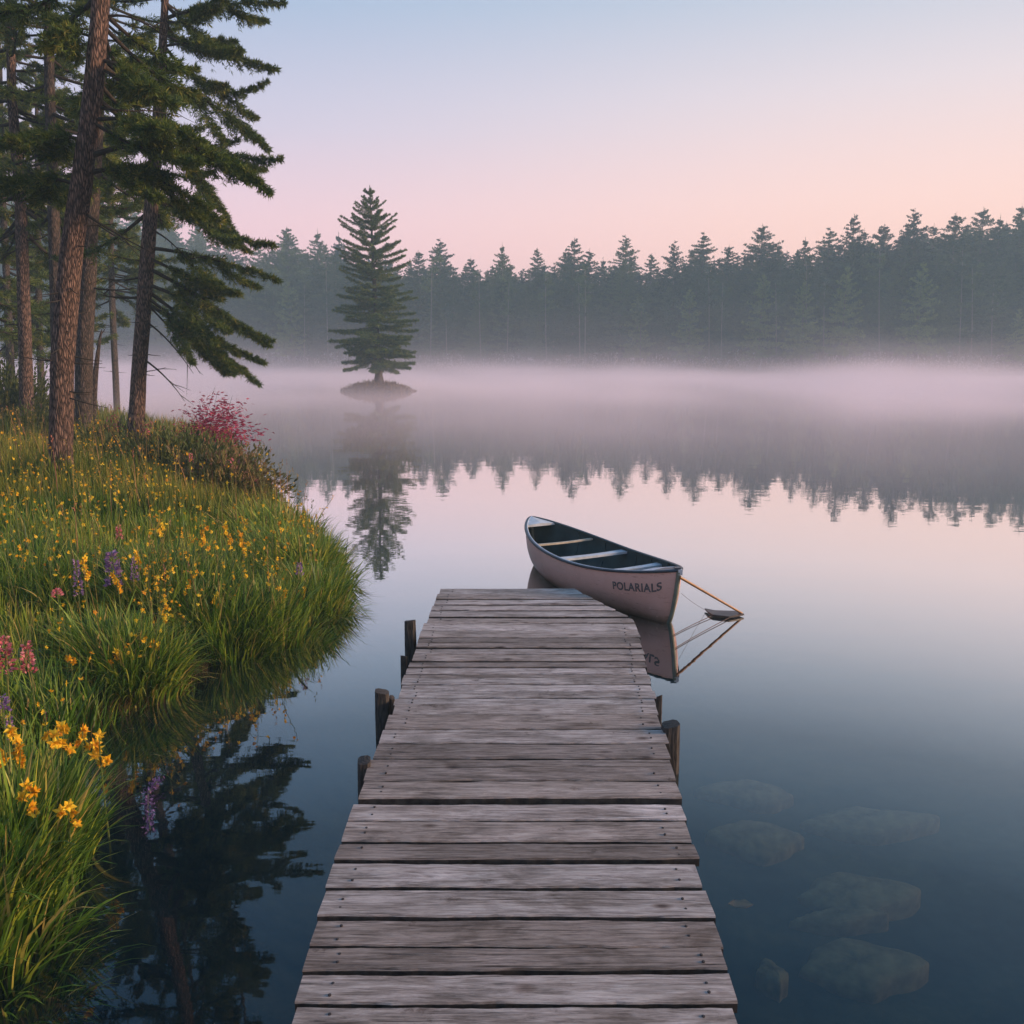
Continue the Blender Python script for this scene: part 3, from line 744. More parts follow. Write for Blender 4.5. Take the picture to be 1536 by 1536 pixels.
# ------------------------------------------------------------------ dock
ZD = .24
def wood_mat():
    m, t, out = new_mat('weathered_planks')
    geo = N(t, 'ShaderNodeNewGeometry'); at = N(t, 'ShaderNodeAttribute', attribute_name='tint')
    cb = N(t, 'ShaderNodeCombineXYZ')
    mu = N(t, 'ShaderNodeMath', operation='MULTIPLY'); mu.inputs[1].default_value = 37.0; lk(t, at.outputs['Fac'], mu.inputs[0]); lk(t, mu.outputs[0], cb.inputs[0]); lk(t, mu.outputs[0], cb.inputs[2])
    av = N(t, 'ShaderNodeVectorMath', operation='ADD'); lk(t, geo.outputs['Position'], av.inputs[0]); lk(t, cb.outputs[0], av.inputs[1])
    def nz(scale, sx, sy, det=6, rough=.6, dist=0):
        mp = N(t, 'ShaderNodeMapping'); mp.inputs['Scale'].default_value = (sx, sy, sy); lk(t, av.outputs[0], mp.inputs[0])
        n = N(t, 'ShaderNodeTexNoise'); n.inputs['Scale'].default_value = scale; n.inputs['Detail'].default_value = det; n.inputs['Roughness'].default_value = rough; n.inputs['Distortion'].default_value = dist
        lk(t, mp.outputs[0], n.inputs['Vector']); return n.outputs['Fac']
    fine = nz(1, 7, 95, 6, .75, .6); mid = nz(1, 2.6, 28, 7, .7, 1.8); big = nz(1, 2.4, 5.5, 5, .65, .6); spot = nz(1, 16, 30, 4, .6); crack = nz(1, 1.1, 60, 3, .5, 1.0); blot = nz(1, 7, 9, 5, .7)
    def M2(op, a, b_):
        n = N(t, 'ShaderNodeMath', operation=op)
        for i, v in enumerate((a, b_)):
            if isinstance(v, (int, float)): n.inputs[i].default_value = v
            else: lk(t, v, n.inputs[i])
        return n.outputs[0]
    gsum = M2('ADD', M2('MULTIPLY', fine, .5), M2('MULTIPLY', mid, .5))
    cr = ramp(t, [(.36, (.10, .083, .074)), (.43, (.22, .186, .168)), (.50, (.355, .307, .285)), (.59, (.52, .465, .435))]); lk(t, gsum, cr.inputs[0])
    mulr = []
    for src, stops in ((big, [(.32, (.50, .46, .43)), (.48, (.90, .88, .87)), (.66, (1.22, 1.2, 1.22))]),
                       (at.outputs['Fac'], [(0, (.58, .54, .51)), (.35, (.88, .82, .77)), (.7, (1, 1, 1.0)), (1, (1.28, 1.25, 1.25))]),
                       (crack, [(.30, (.16, .13, .12)), (.345, (1, 1, 1))]),
                       (blot, [(.28, (.45, .40, .37)), (.37, (1, 1, 1)), (.66, (1, 1, 1)), (.74, (1.5, 1.48, 1.46))])):
        q = ramp(t, stops); lk(t, src, q.inputs[0]); mulr.append(q.outputs[0])
    mp = N(t, 'ShaderNodeMapping'); mp.inputs['Scale'].default_value = (2.6, 5.5, 1); lk(t, av.outputs[0], mp.inputs[0])
    vo = N(t, 'ShaderNodeTexVoronoi'); vo.inputs['Scale'].default_value = 1.0; lk(t, mp.outputs[0], vo.inputs['Vector'])
    kn = ramp(t, [(.03, (.2, .16, .15)), (.08, (.62, .57, .54)), (.13, (1, 1, 1))]); lk(t, vo.outputs['Distance'], kn.inputs[0]); mulr.append(kn.outputs[0])
    prev = cr.outputs[0]
    for q in mulr:
        mlx = N(t, 'ShaderNodeMix', data_type='RGBA', blend_type='MULTIPLY'); mlx.inputs['Factor'].default_value = 1; lk(t, prev, mlx.inputs['A']); lk(t, q, mlx.inputs['B']); prev = mlx.outputs['Result']
    p = principled(t, .62, .3); lk(t, prev, p.inputs['Base Color'])
    rr = ramp(t, [(.35, (.5,) * 3), (.65, (.85,) * 3)]); lk(t, spot, rr.inputs[0]); lk(t, rr.outputs[0], p.inputs['Roughness'])
    ck = ramp(t, [(.30, (0, 0, 0)), (.36, (1, 1, 1))]); lk(t, crack, ck.inputs[0])
    hs = M2('ADD', M2('ADD', gsum, M2('MULTIPLY', big, .3)), M2('MULTIPLY', ck.outputs[0], .5))
    b = N(t, 'ShaderNodeBump'); b.inputs['Strength'].default_value = .9; b.inputs['Distance'].default_value = .012; lk(t, hs, b.inputs['Height']); lk(t, b.outputs[0], p.inputs['Normal'])
    lk(t, p.outputs[0], out.inputs[0])
    return m
M_plank = wood_mat()
M_post = plain('wet_post', (.045, .038, .034), .8, .3, 14, .6, .8, (6, 6, 1))
M_beam = plain('dark_beam', (.05, .042, .038), .85, .2, 12, .4)
M_nail = plain('rusty_nail', (.03, .022, .02), .6, .4, 60, .3)
dock = empty('dock', (0, 0, 0)); tag(dock, 'weathered grey plank dock running out to the canoe', 'dock')
cuts_px = [883, 890.5, 898.5, 907, 916, 925.5, 935.5, 946, 957, 965, 972.5, 982, 992, 1001.5, 1011, 1019, 1027, 1037, 1048, 1058, 1073, 1094, 1115, 1141, 1171, 1204, 1232, 1264, 1296, 1334, 1379, 1422, 1464, 1511, 1562]
gaps_px = {1204: .036, 1264: .026, 1296: .028, 1334: .02, 1141: .03, 1464: .036, 1422: .010, 1073: .016, 1379: .014, 1562: .02, 982: .014, 1019: .014}
def YD(y): return onz(768, y, ZD)[1]
edges = [(YD(y), gaps_px.get(y, .020 if y > 930 else .017)) for y in cuts_px]
while edges[-1][0] > -3.6: edges.append((edges[-1][0] - rng.uniform(.125, .165), rng.choice([.005, .009, .02])))
left_px = [(883, 660), (930, 640), (985, 618), (1035, 600), (1095, 577), (1125, 562), (1200, 534), (1300, 498), (1380, 476), (1470, 452), (1536, 437)]
right_px = [(883, 938), (930, 951), (1060, 985), (1140, 1007), (1200, 1019), (1270, 1040), (1335, 1055), (1430, 1086), (1536, 1105)]
def XE(Yv, tab):
    ys = [onz(x, y, ZD)[1] for y, x in tab][::-1]; xs = [onz(x, y, ZD)[0] for y, x in tab][::-1]
    return float(np.interp(Yv, ys, xs))
cut_a, cut_b = onz(862, 883, ZD), onz(953, 930, ZD)
rng = np.random.default_rng(31)
g = Geo(); nails = []
for i in range(len(edges) - 1):
    y1 = edges[i][0]; y0 = edges[i + 1][0] + edges[i + 1][1]
    ym = (y0 + y1) / 2
    xl = XE(ym, left_px) + rng.uniform(-.009, .009); xr = XE(ym, right_px) + rng.uniform(-.010, .012)
    if i == 0: y1 += .01
    nxp, nyp = 56, 5
    u = np.linspace(0, 1, nxp); v = np.linspace(0, 1, nyp)
    t0 = rng.uniform(0, 1); zt = rng.normal(0, .0025); tilt = rng.normal(0, .004); cup = rng.uniform(.0, .003)
    e0 = y0 + .0035 * vnoise(u * 9 + i * 7.3, u * 0 + i, 1) + .002 * vnoise(u * 40, u * 0 + i * 3, 1) + rng.normal(0, .002) * (u - .5) * 2
    e1 = y1 + .0035 * vnoise(u * 9 + i * 3.1, u * 0 + i + 20, 1) + .002 * vnoise(u * 40, u * 0 + i * 5, 1) + rng.normal(0, .002) * (u - .5) * 2
    top = []
    for b_, vv in enumerate(v):
        yy_ = e0 * (1 - vv) + e1 * vv
        if b_ in (0, nyp - 1): yy_ = yy_ + (.004 if b_ == 0 else -.004)
        xr_ = np.full(nxp, xr)
        lim = cut_a[0] + (cut_b[0] - cut_a[0]) * (cut_a[1] - yy_) / (cut_a[1] - cut_b[1])
        xr_ = np.where(yy_ > cut_b[1], np.minimum(xr_, lim), xr_)
        xx_ = xl + (xr_ - xl) * u
        zz2 = ZD + zt + tilt * (vv - .5) * 2 + cup * (abs(vv - .5) * 2) ** 2 + .0015 * vnoise(u * 6, u * 0 + i * 2 + vv * 3, 1)
        if b_ in (0, nyp - 1): zz2 = zz2 - .002
        top.append(np.stack([xx_, yy_, zz2], -1))
    top = np.array(top)
    rim0 = top[0] + [0, -.004, -.006]; rim1 = top[-1] + [0, .004, -.006]
    bot0 = rim0 + [0, 0, -.034]; bot1 = rim1 + [0, 0, -.034]
    rows = np.array([bot0, rim0, *top, rim1, bot1]); nr_ = len(rows)
    ii = np.arange(nr_ - 1)[:, None] * nxp; jj = np.arange(nxp - 1)[None]
    allq = np.stack([ii + jj, ii + jj + 1, ii + nxp + jj + 1, ii + nxp + jj], -1)
    g.add(rows.reshape(-1, 3), allq[1:-1].reshape(-1, 4), t0)
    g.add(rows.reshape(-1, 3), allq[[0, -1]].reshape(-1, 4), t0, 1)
    b0 = (np.arange(nxp - 1)); g.add(np.vstack([bot1, bot0]), np.stack([b0, b0 + 1, b0 + 1 + nxp, b0 + nxp], -1), t0)
    for c in (0, nxp - 1):
        pl_ = rows[:, c]; g.add(pl_, [list(range(nr_))] if c == 0 else [list(range(nr_))[::-1]], t0)
    for xx_ in (xl + .09 + rng.uniform(-.02, .02), xr - .09 + rng.uniform(-.02, .02)):
        for q in (.3, .7):
            yn = y0 + (y1 - y0) * (q + rng.uniform(-.08, .08))
            if yn > cut_b[1] and xx_ > .5: continue
            nails.append((xx_, yn, ZD + zt + .003))
deck = g.build('deck', [M_plank, plain('shaded_plank_edge', (.055, .044, .038), .9, .1, 25, .5)], dock)  # second slot: plank sides coloured darker to paint shade into the gaps
def nail_geo(gn, c):
    a = np.arange(8) * math.pi / 4
    ring = np.stack([c[0] + .0055 * np.cos(a), c[1] + .0055 * np.sin(a), np.full(8, c[2])], -1)
    gn.add(np.vstack([ring, [[c[0], c[1], c[2] + .0015]]]), [[k_, (k_ + 1) % 8, 8] for k_ in range(8)])
    gn.add(np.vstack([ring, ring - [0, 0, .008]]), [[k_, (k_ + 1) % 8, 8 + (k_ + 1) % 8, 8 + k_] for k_ in range(8)])
nails.sort(key=lambda c: abs(c[1] - 2.2) if c[1] > 2.2 else 50 + abs(c[1]))
gn = Geo(); nail_geo(gn, (0, 0, 0)); nme = gn.mesh('nail_head', M_nail)
for c in nails[:100]: link('nail_head', nme, deck).location = c
gn = Geo()
for c in nails[100:]: nail_geo(gn, c)
gn.build('nail_heads_beyond', M_nail, deck)['kind'] = 'stuff'
for s in (-1, 1):
    g = Geo()
    P0 = np.array([-.50 if s < 0 else .53, -3.6, ZD - .105]); P1 = np.array([-.53 if s < 0 else .62, YD(940), ZD - .105])
    for a_, b_ in ((P0, P1),):
        d = b_ - a_; L_ = np.linalg.norm(d); an = math.atan2(d[0], d[1])
        Mx = np.array([[math.cos(an), math.sin(an), 0], [-math.sin(an), math.cos(an), 0], [0, 0, 1]])
        box(g, (a_ + b_) / 2, (.05, L_, .12), M=Mx)
    g.build('beam', M_beam, dock)
def post(x, y, ztop, w_, seed, rot=.1, zb=-1.4):
    rng_ = np.random.default_rng(seed); g = Geo(); n = 12
    zs = np.linspace(zb, ztop, n); sides = 12
    a = np.arange(sides) * 2 * math.pi / sides + rot
    sq = 1 / np.maximum(abs(np.cos(a - rot)), abs(np.sin(a - rot))) * .92     # squarish section
    sq = np.minimum(sq, 1.12)
    V = []
    for k_, z in enumerate(zs):
        r_ = w_ / 2 * sq * (1 + .06 * (rng_.random(sides) - .5)) * (.93 if k_ == n - 1 else 1)
        zt_ = z + (.012 * np.cos(a) if k_ == n - 1 else 0)
        V.append(np.stack([x + r_ * np.cos(a), y + r_ * np.sin(a), np.full(sides, z) + (.010 * np.cos(a + seed) if k_ == n - 1 else 0)], -1))
    V = np.array(V)
    ii = np.arange(n - 1)[:, None] * sides; jj = np.arange(sides)[None]; j2 = (jj + 1) % sides
    g.add(V.reshape(-1, 3), np.stack([ii + jj, ii + j2, ii + sides + j2, ii + sides + jj], -1).reshape(-1, 4), .3)
    g.add(np.vstack([V[-1], V[-1].mean(0)[None] + [0, 0, .003]]), [[k_, (k_ + 1) % sides, sides] for k_ in range(sides)], .9)
    return g
def post_px(px, py, wpx, zt, seed, lab=None):
    # top centre pixel and a height above the water give the position
    p_ = onz(px, py, zt); zc = p_[1] * cT + (EYE - p_[2]) * sT
    o = post(p_[0], p_[1], zt, wpx / F * zc, seed).build('post', M_post, dock, smooth=False)
    if lab: o['label'] = lab
    return o
post_px(615, 931, 19, ZD + .06, 1, 'dark post sticking up tallest beside the far planks')
post_px(606, 984, 12, ZD - .02, 2)
post_px(573, 1037, 24, ZD + .045, 3)
post_px(588, 1046, 9, ZD + .0, 4)
post_px(546, 1140, 22, ZD + .03, 5)
post_px(1006, 1086, 28, ZD + .035, 6, 'dark round-topped post on the open-water side')
post_px(989, 1044, 9, ZD + .02, 7)
for yy_, s in ((.9, -1), (.9, 1), (-1.2, -1), (-1.2, 1)):
    post(s * .68, yy_, ZD + .04, .09, 10 + s).build('post', M_post, dock)
# rope end and mooring cleat on the deck corner left out: the photo shows bare planks

# ------------------------------------------------------------------ canoe
A3 = atY(797, 776, 9.28); B3 = atY(1018, 856, 6.98)
zs0, zs1 = A3[2], B3[2]
A2, B2 = A3[:2], B3[:2]
ax = B2 - A2; CL = np.linalg.norm(ax); ax = ax / CL; la = np.array([ax[1], -ax[0]])      # la points to the lake side
if la[0] > 0: la = -la       # la: towards the dock / camera side (screen left)
BM = .40
def half_beam(s): return BM * np.maximum(1 - np.abs(2 * s - 1) ** 2.3, 0) ** .78 + .006
def sheer(s): return (zs0 + (zs1 - zs0) * s) - .135 * (1 - np.abs(2 * s - 1) ** 2.0)
def keel(s):
    e = np.abs(2 * s - 1); top = sheer(s) - .01
    k = -.07 + .03 * e ** 2
    f = np.clip((e - .86) / .14, 0, 1)
    return k + (top - k) * f ** 2.5
def hull_pt(s, v, side, inset=0.0, zmin=None):
    """v 0 keel .. 1 gunwale"""
    b_ = np.maximum(half_beam(s) - inset, .001); k_ = keel(s) + inset; z1 = sheer(s)
    e = np.abs(2 * s - 1)
    ang = v * math.pi / 2
    lat = b_ * np.sin(ang) ** (.62 + .6 * e ** 2)
    z = k_ + (z1 - k_) * (1 - np.cos(ang) ** (1.15 + .0 * e))
    lat = lat * (1 + .06 * np.sin(v * math.pi))          # tumblehome
    if zmin is not None: z = np.maximum(z, zmin)
    xy = A2[None] + ax[None] * (s * CL)[:, None] + la[None] * (lat * side)[:, None]
    return np.concatenate([xy, z[:, None]], 1)
def hull_mat():
    m, t, out = new_mat('canoe_hull')
    geo = N(t, 'ShaderNodeNewGeometry'); sp = N(t, 'ShaderNodeSeparateXYZ'); lk(t, geo.outputs['Position'], sp.inputs[0])
    def nz(scale, det, st):
        mp = N(t, 'ShaderNodeMapping'); mp.inputs['Scale'].default_value = st; lk(t, geo.outputs['Position'], mp.inputs[0])
        n = N(t, 'ShaderNodeTexNoise'); n.inputs['Scale'].default_value = scale; n.inputs['Detail'].default_value = det; n.inputs['Roughness'].default_value = .7; lk(t, mp.outputs[0], n.inputs['Vector']); return n.outputs['Fac']
    a = nz(3, 5, (1, 1, 1)); b_ = nz(8, 8, (1, 1, 9)); c_ = nz(26, 3, (1, 1, 1))
    cr = ramp(t, [(.3, (.58, .33, .27)), (.7, (.68, .41, .35))]); lk(t, a, cr.inputs[0])
    sc1 = ramp(t, [(.33, (.55, .5, .48)), (.40, (1, 1, 1))]); lk(t, b_, sc1.inputs[0])
    sc2 = ramp(t, [(.66, (1, 1, 1)), (.72, (1.35, 1.35, 1.35))]); lk(t, c_, sc2.inputs[0])
    wl = N(t, 'ShaderNodeMath', operation='MULTIPLY_ADD'); wl.inputs[1].default_value = .10; lk(t, a, wl.inputs[0]); lk(t, sp.outputs['Z'], wl.inputs[2])
    st_ = ramp(t, [(.055, (.38, .40, .32)), (.12, (.85, .85, .82)), (.2, (1, 1, 1))]); lk(t, wl.outputs[0], st_.inputs[0])
    prev = cr.outputs[0]
    for q in (sc1, sc2, st_):
        mlx = N(t, 'ShaderNodeMix', data_type='RGBA', blend_type='MULTIPLY'); mlx.inputs['Factor'].default_value = 1; lk(t, prev, mlx.inputs['A']); lk(t, q.outputs[0], mlx.inputs['B']); prev = mlx.outputs['Result']
    p = principled(t, .42, .4); lk(t, prev, p.inputs['Base Color'])
    rr = ramp(t, [(.3, (.3,) * 3), (.7, (.6,) * 3)]); lk(t, b_, rr.inputs[0]); lk(t, rr.outputs[0], p.inputs['Roughness'])
    lk(t, p.outputs[0], out.inputs[0]); return m
M_hull = hull_mat()
M_inner = plain('canoe_inside', (.032, .055, .058), .55, .3, 5, .35)
M_rail = plain('canoe_rail', (.02, .03, .045), .3, .5, 12, .3)
M_alu = plain('pale_metal', (.46, .50, .55), .35, .6, 12, .2)
M_band = plain('stem_band', (.16, .17, .13), .5, .4, 12, .2)
M_cream = plain('pale_wood', (.45, .40, .32), .5, .3, 18, .25)
canoe = empty('canoe', (float(A2[0] + B2[0]) / 2, float(A2[1] + B2[1]) / 2, 0)); tag(canoe, 'small dusty pink canoe with dark green interior moored against the dock end', 'canoe')
ns, nv = 72, 14
S_ = (1 - np.cos(np.linspace(0, math.pi, ns))) / 2
def shell(inset, zmin, flip, tint):
    g = Geo()
    rows = [hull_pt(S_, np.full(ns, v), -1, inset, zmin) for v in np.linspace(1, 0, nv)] + [hull_pt(S_, np.full(ns, v), 1, inset, zmin) for v in np.linspace(0, 1, nv)[1:]]
    V = np.array(rows); n = len(rows)
    ii = np.arange(n - 1)[:, None] * ns; jj = np.arange(ns - 1)[None]
    Q = np.stack([ii + jj, ii + jj + 1, ii + ns + jj + 1, ii + ns + jj], -1).reshape(-1, 4)
    if flip: Q = Q[:, ::-1]
    g.add(V.reshape(-1, 3), Q, tint); return g
shell(0, None, False, .5).build('hull', M_hull, canoe, smooth=True)
shell(.012, .02, True, .5).build('inner_shell', M_inner, canoe, smooth=True)
for sd_ in (-1, 1):
    g = Geo(); C = hull_pt(S_, np.ones(ns), sd_)
    off = np.array([la[0] * sd_, la[1] * sd_, 0])
    tube(g, C + off * .006 + [0, 0, .002], .0125, 8)
    o = g.build('gunwale', M_rail, canoe, smooth=True)
    g = Geo(); C2 = hull_pt(S_[2:-2], np.ones(ns - 4), sd_, .012); tube(g, C2 - off * .003 + [0, 0, .006], .008, 6)
    g.build('inner_rail', M_alu if sd_ > 0 else M_inner, canoe, smooth=True)
# stem bands
for s0, s1 in ((0.0, .06), (1.0, .94)):
    g = Geo(); ss_ = s0 + (s1 - s0) * np.linspace(0, 1, 26) ** 2
    C = np.concatenate([A2[None] + ax[None] * (ss_ * CL)[:, None], keel(ss_)[:, None]], 1)
    C[:, :2] += ax * (.004 if s0 > .5 else -.004)
    tube(g, C, .020, 8); g.build('stem_band', M_band, canoe, smooth=True)
# deck plates
def plate(s0, s1, mat, lift, nm='deck_plate'):
    ss_ = np.linspace(s0, s1, 14); g = Geo()
    a = hull_pt(ss_, np.ones(14), -1); b_ = hull_pt(ss_, np.ones(14), 1)
    a[:, 2] += lift; b_[:, 2] += lift; mid = (a + b_) / 2 + [0, 0, .012]
    V = np.vstack([a, mid, b_, a - [0, 0, .02], b_ - [0, 0, .02]]); k_ = np.arange(13)
    for p_, q_ in ((0, 14), (14, 28), (42, 0), (28, 56)):
        g.add(V, np.stack([k_ + p_, k_ + p_ + 1, k_ + q_ + 1, k_ + q_], -1))
    g.add(V[[13, 27, 41, 69, 55]], [[0, 1, 2, 3, 4]])
    g.add(V[[0, 14, 28, 56, 42]], [[4, 3, 2, 1, 0]])
    return g.build(nm, mat, canoe)
plate(.002, .085, M_alu, .006)
plate(.998, .93, M_rail, .010)
plate(.93, .865, M_alu, -.004)
# bow cap knob
g = Geo(); c = np.array([*(A2 + ax * CL * .992), sheer(np.array([.992]))[0] + .012])
box(g, c, (.05, .05, .035)); g.build('bow_cap', M_rail, canoe)
g = Geo(); c = np.array([*(A2 + ax * CL * 1.0), sheer(np.array([1.0]))[0] - .012]); box(g, c + [.012, 0, 0], (.035, .04, .045)); g.build('bow_fitting', M_alu, canoe)
def thwart(s, wd, th, mat, name, drop=.02, inset=.01):
    s_ = np.array([s]); a = hull_pt(s_, np.ones(1), -1, inset)[0]; b_ = hull_pt(s_, np.ones(1), 1, inset)[0]
    a[2] -= drop; b_[2] -= drop; g = Geo(); n = 12
    C = np.linspace(a, b_, n); C[:, 2] -= .006 * np.sin(np.linspace(0, math.pi, n))
    wv = np.array([ax[0], ax[1], 0]) * wd / 2
    prof = 1 - .25 * np.sin(np.linspace(0, math.pi, n))
    V = np.concatenate([C - wv * prof[:, None], C + wv * prof[:, None], C + wv * prof[:, None] - [0, 0, th], C - wv * prof[:, None] - [0, 0, th]])
    k_ = np.arange(n - 1)
    for p_ in range(4):
        q_ = (p_ + 1) % 4
        g.add(V, np.stack([k_ + p_ * n, k_ + q_ * n, k_ + 1 + q_ * n, k_ + 1 + p_ * n], -1))
    return g.build(name, mat, canoe)
thwart(.27, .035, .018, M_cream, 'thwart')
thwart(.47, .10, .022, M_alu, 'seat')
thwart(.60, .03, .015, M_cream, 'thwart', .10, .03)
thwart(.72, .09, .022, M_alu, 'seat', .03)
thwart(.85, .03, .015, M_cream, 'thwart')
# ribs inside and a paddle lying on the floor
for s in (.2, .35, .55, .66, .8):
    g = Geo(); P = np.vstack([hull_pt(np.full(9, s), np.linspace(1, .1, 9), -1, .016, .024), hull_pt(np.full(9, s), np.linspace(.1, 1, 9), 1, .016, .024)])
    tube(g, P, .006, 5); g.build('rib', M_inner, canoe, smooth=True)
# boat name, following the hull side that faces the camera
cu = bpy.data.curves.new('lettering_curve', 'FONT'); cu.body = 'POLARIALS'; cu.size = 1.0; cu.space_character = 1.08
to = bpy.data.objects.new('lettering_tmp', cu); ROOT.objects.link(to)
def text_mesh(offset):
    cu.offset = offset
    dg = bpy.context.evaluated_depsgraph_get(); dg.update()
    me = bpy.data.meshes.new_from_object(to.evaluated_get(dg))
    V = np.array([v.co[:] for v in me.vertices]); Fs = [list(p_.vertices) for p_ in me.polygons]
    return V, Fs
x0_, x1_ = None, None
mats_t = (plain('letter_dark', (.07, .075, .08), .5, .3), plain('letter_grey', (.15, .13, .13), .5, .3))
for lay, off in enumerate((.028, -.012)):
    V, Fs = text_mesh(off)
    if x0_ is None: x0_, x1_ = V[:, 0].min(), V[:, 0].max()
    uu_ = (V[:, 0] - x0_) / (x1_ - x0_); vv_ = V[:, 1] / .72
    # s from .70 to .965 of the hull length ; v by height below the rail
    s_ = .80 + uu_ * .165
    v_ = .735 + vv_ * .105
    P = hull_pt(s_, v_, 1, 0); off3 = np.array([la[0], la[1], 0]) * (.0035 + .0015 * lay)
    g = Geo()
    V3 = P + off3
    for f_ in Fs:
        g.add(V3[f_], [list(range(len(f_)))], .5, 0)
    g.build('lettering', mats_t[lay], canoe)
bpy.data.objects.remove(to)

# pole with a flat dark blade touching the water, and its lines
tipw = onz(1113, 922, .01)
g0 = atY(1020, 866, B3[1] - .02)
pad = empty('paddle', tuple(tipw)); tag(pad, 'brown wooden paddle leaning from the canoe bow down to the water', 'paddle')
M_shaft = plain('varnished_shaft', (.30, .14, .05), .4, .4, 8, .35, 0, (1, 1, 6))
M_blade = plain('wet_blade', (.06, .045, .04), .4, .4, 9, .4)
g = Geo(); C = np.linspace(g0, tipw + [0, 0, .012], 12); tube(g, C, np.linspace(.0125, .010, 12), 8); g.build('shaft', M_shaft, pad, smooth=True)
g = Geo(); bt = [onz(x, y, .012) for x, y in [(1057, 914.5), (1072, 917.5), (1105, 918.5), (1116, 923), (1094, 927), (1069, 924), (1062, 920)]]
bt = np.array(bt); c = bt.mean(0); top = bt + [0, 0, .014]
g.add(np.vstack([top, bt]), [[k_, (k_ + 1) % 7, 7 + (k_ + 1) % 7, 7 + k_] for k_ in range(7)]); g.add(top, [list(range(7))]); g.add(bt - [0, 0, .0], [list(range(7))[::-1]])
g.build('blade', M_blade, pad)
M_rope = plain('thin_line', (.12, .085, .07), .8, .2, 50, .3)
for k_, (a_, b_, sag, lb) in enumerate([((1070, 923, .012), (1009, 953, .006), 0, 'thin brown mooring line floating towards the canoe bow, the one nearer the hull'),
                                       ((1095, 926, .012), (1013, 972, .006), 0, 'thin brown mooring line floating towards the dock, the lower one'),
                                       ((1022, 890, None), (1058, 915, .015), .02, 'fine thread hanging from the canoe bow to the paddle blade')]):
    b3 = onz(*b_)
    a3 = atY(a_[0], a_[1], B3[1] - .01) if a_[2] is None else onz(*a_)
    if a_[2] is None: a3 = a3
    g = Geo(); tube(g, bez(a3, (a3 + b3) / 2 + [.0, .03 * (1 if k_ < 2 else 0), -sag], b3, 12), .0035 if k_ < 2 else .0015, 5)
    tag(g.build('mooring_line', M_rope, smooth=True), lb, 'rope')

# ------------------------------------------------------------------ submerged stones
M_stone = plain('lake_stone', (.24, .15, .07), .9, .1, 9, .45, .6)
def stone(px, py, wpx, hpx, lab, seed=0, mat=None):
    rng_ = np.random.default_rng(seed); z = -1.0
    for _ in range(6):
        c = onz(px, py, z); z = gz(c[0], c[1]) + .10
    c = onz(px, py, z)
    rx = wpx / 2 / F * (c[1] * cT + (EYE - z) * sT); a, b_ = onz(px, py - hpx / 2, z), onz(px, py + hpx / 2, z); ry = (a[1] - b_[1]) / 2
    g = Geo(); na, nr = 48, 14; ph = rng_.uniform(0, 6.28, 3); V = []
    for i in range(nr):
        th = i / (nr - 1) * math.pi * .5
        for j in range(na):
            an = j / na * 2 * math.pi
            pw = (abs(math.cos(an)) ** 1.2 + abs(math.sin(an)) ** 1.2) ** (-1 / 1.2)          # slightly lozenge shaped slab
            w_ = pw * (1 + .12 * math.sin(an + ph[0]) + .07 * math.sin(an * 3 + ph[1]) + .03 * math.sin(an * 7 + ph[2]))
            rr_ = math.sin(th) ** .8
            V.append([rx * w_ * rr_ * math.cos(an), ry * w_ * rr_ * math.sin(an), .075 * (math.cos(th) ** .45) - .06 + rng_.normal(0, .003) + .03 * math.sin(an + ph[1]) * rr_])
    last = V[-na:]; V += [[x * 1.01, y * 1.01, -.3] for x, y, zz3 in last]
    ii = np.arange(nr)[:, None] * na; jj = np.arange(na)[None]; j2 = (jj + 1) % na
    g.add(V, np.stack([ii + jj, ii + j2, ii + na + j2, ii + na + jj], -1).reshape(-1, 4))
    o = g.build('stone', mat or M_stone, smooth=True); o.location = (c[0], c[1], z)
    tag(o, lab, 'stone', 'flat stones under the water')
stone(1133, 1250, 150, 46, 'flat pale submerged stone nearest the dock post', seed=1)
stone(1275, 1335, 185, 70, 'large submerged slab in the middle of the stones', seed=2)
stone(1287, 1445, 195, 82, 'large submerged slab closest to the camera', seed=3)
stone(1160, 1457, 50, 56, 'small brownish submerged stone between the dock and the closest slab', seed=4)
stone(1130, 1185, 150, 34, 'faint submerged stone farthest out beside the dock', seed=5)
stone(1300, 1225, 210, 46, 'faint wide submerged slab farthest from the dock', seed=6)
stone(1262, 1372, 150, 26, 'thin brownish submerged ledge in front of the middle slab', seed=9)
M_leafo = plain('sunken_leaf', (.5, .22, .06), .7, .2, 12, .3)
g = Geo(); c = onz(1110, 1355, -.25); lr = [(-.055, 0), (-.02, .03), (.03, .022), (.06, -.004), (.02, -.03), (-.03, -.022)]
g.add([[c[0] + a, c[1] + b_, c[2] + .006 * math.sin(a * 60)] for a, b_ in lr] + [[c[0] + a, c[1] + b_, c[2] - .006] for a, b_ in lr], [[0, 1, 2, 3, 4, 5], [11, 10, 9, 8, 7, 6]] )
g.add([[c[0] + a, c[1] + b_, c[2] - dz] for dz in (0, .006) for a, b_ in lr], [[k_, (k_ + 1) % 6, 6 + (k_ + 1) % 6, 6 + k_] for k_ in range(6)])
tag(g.build('leaf', M_leafo), 'small orange leaf sunk in the water beside the dock', 'leaf')

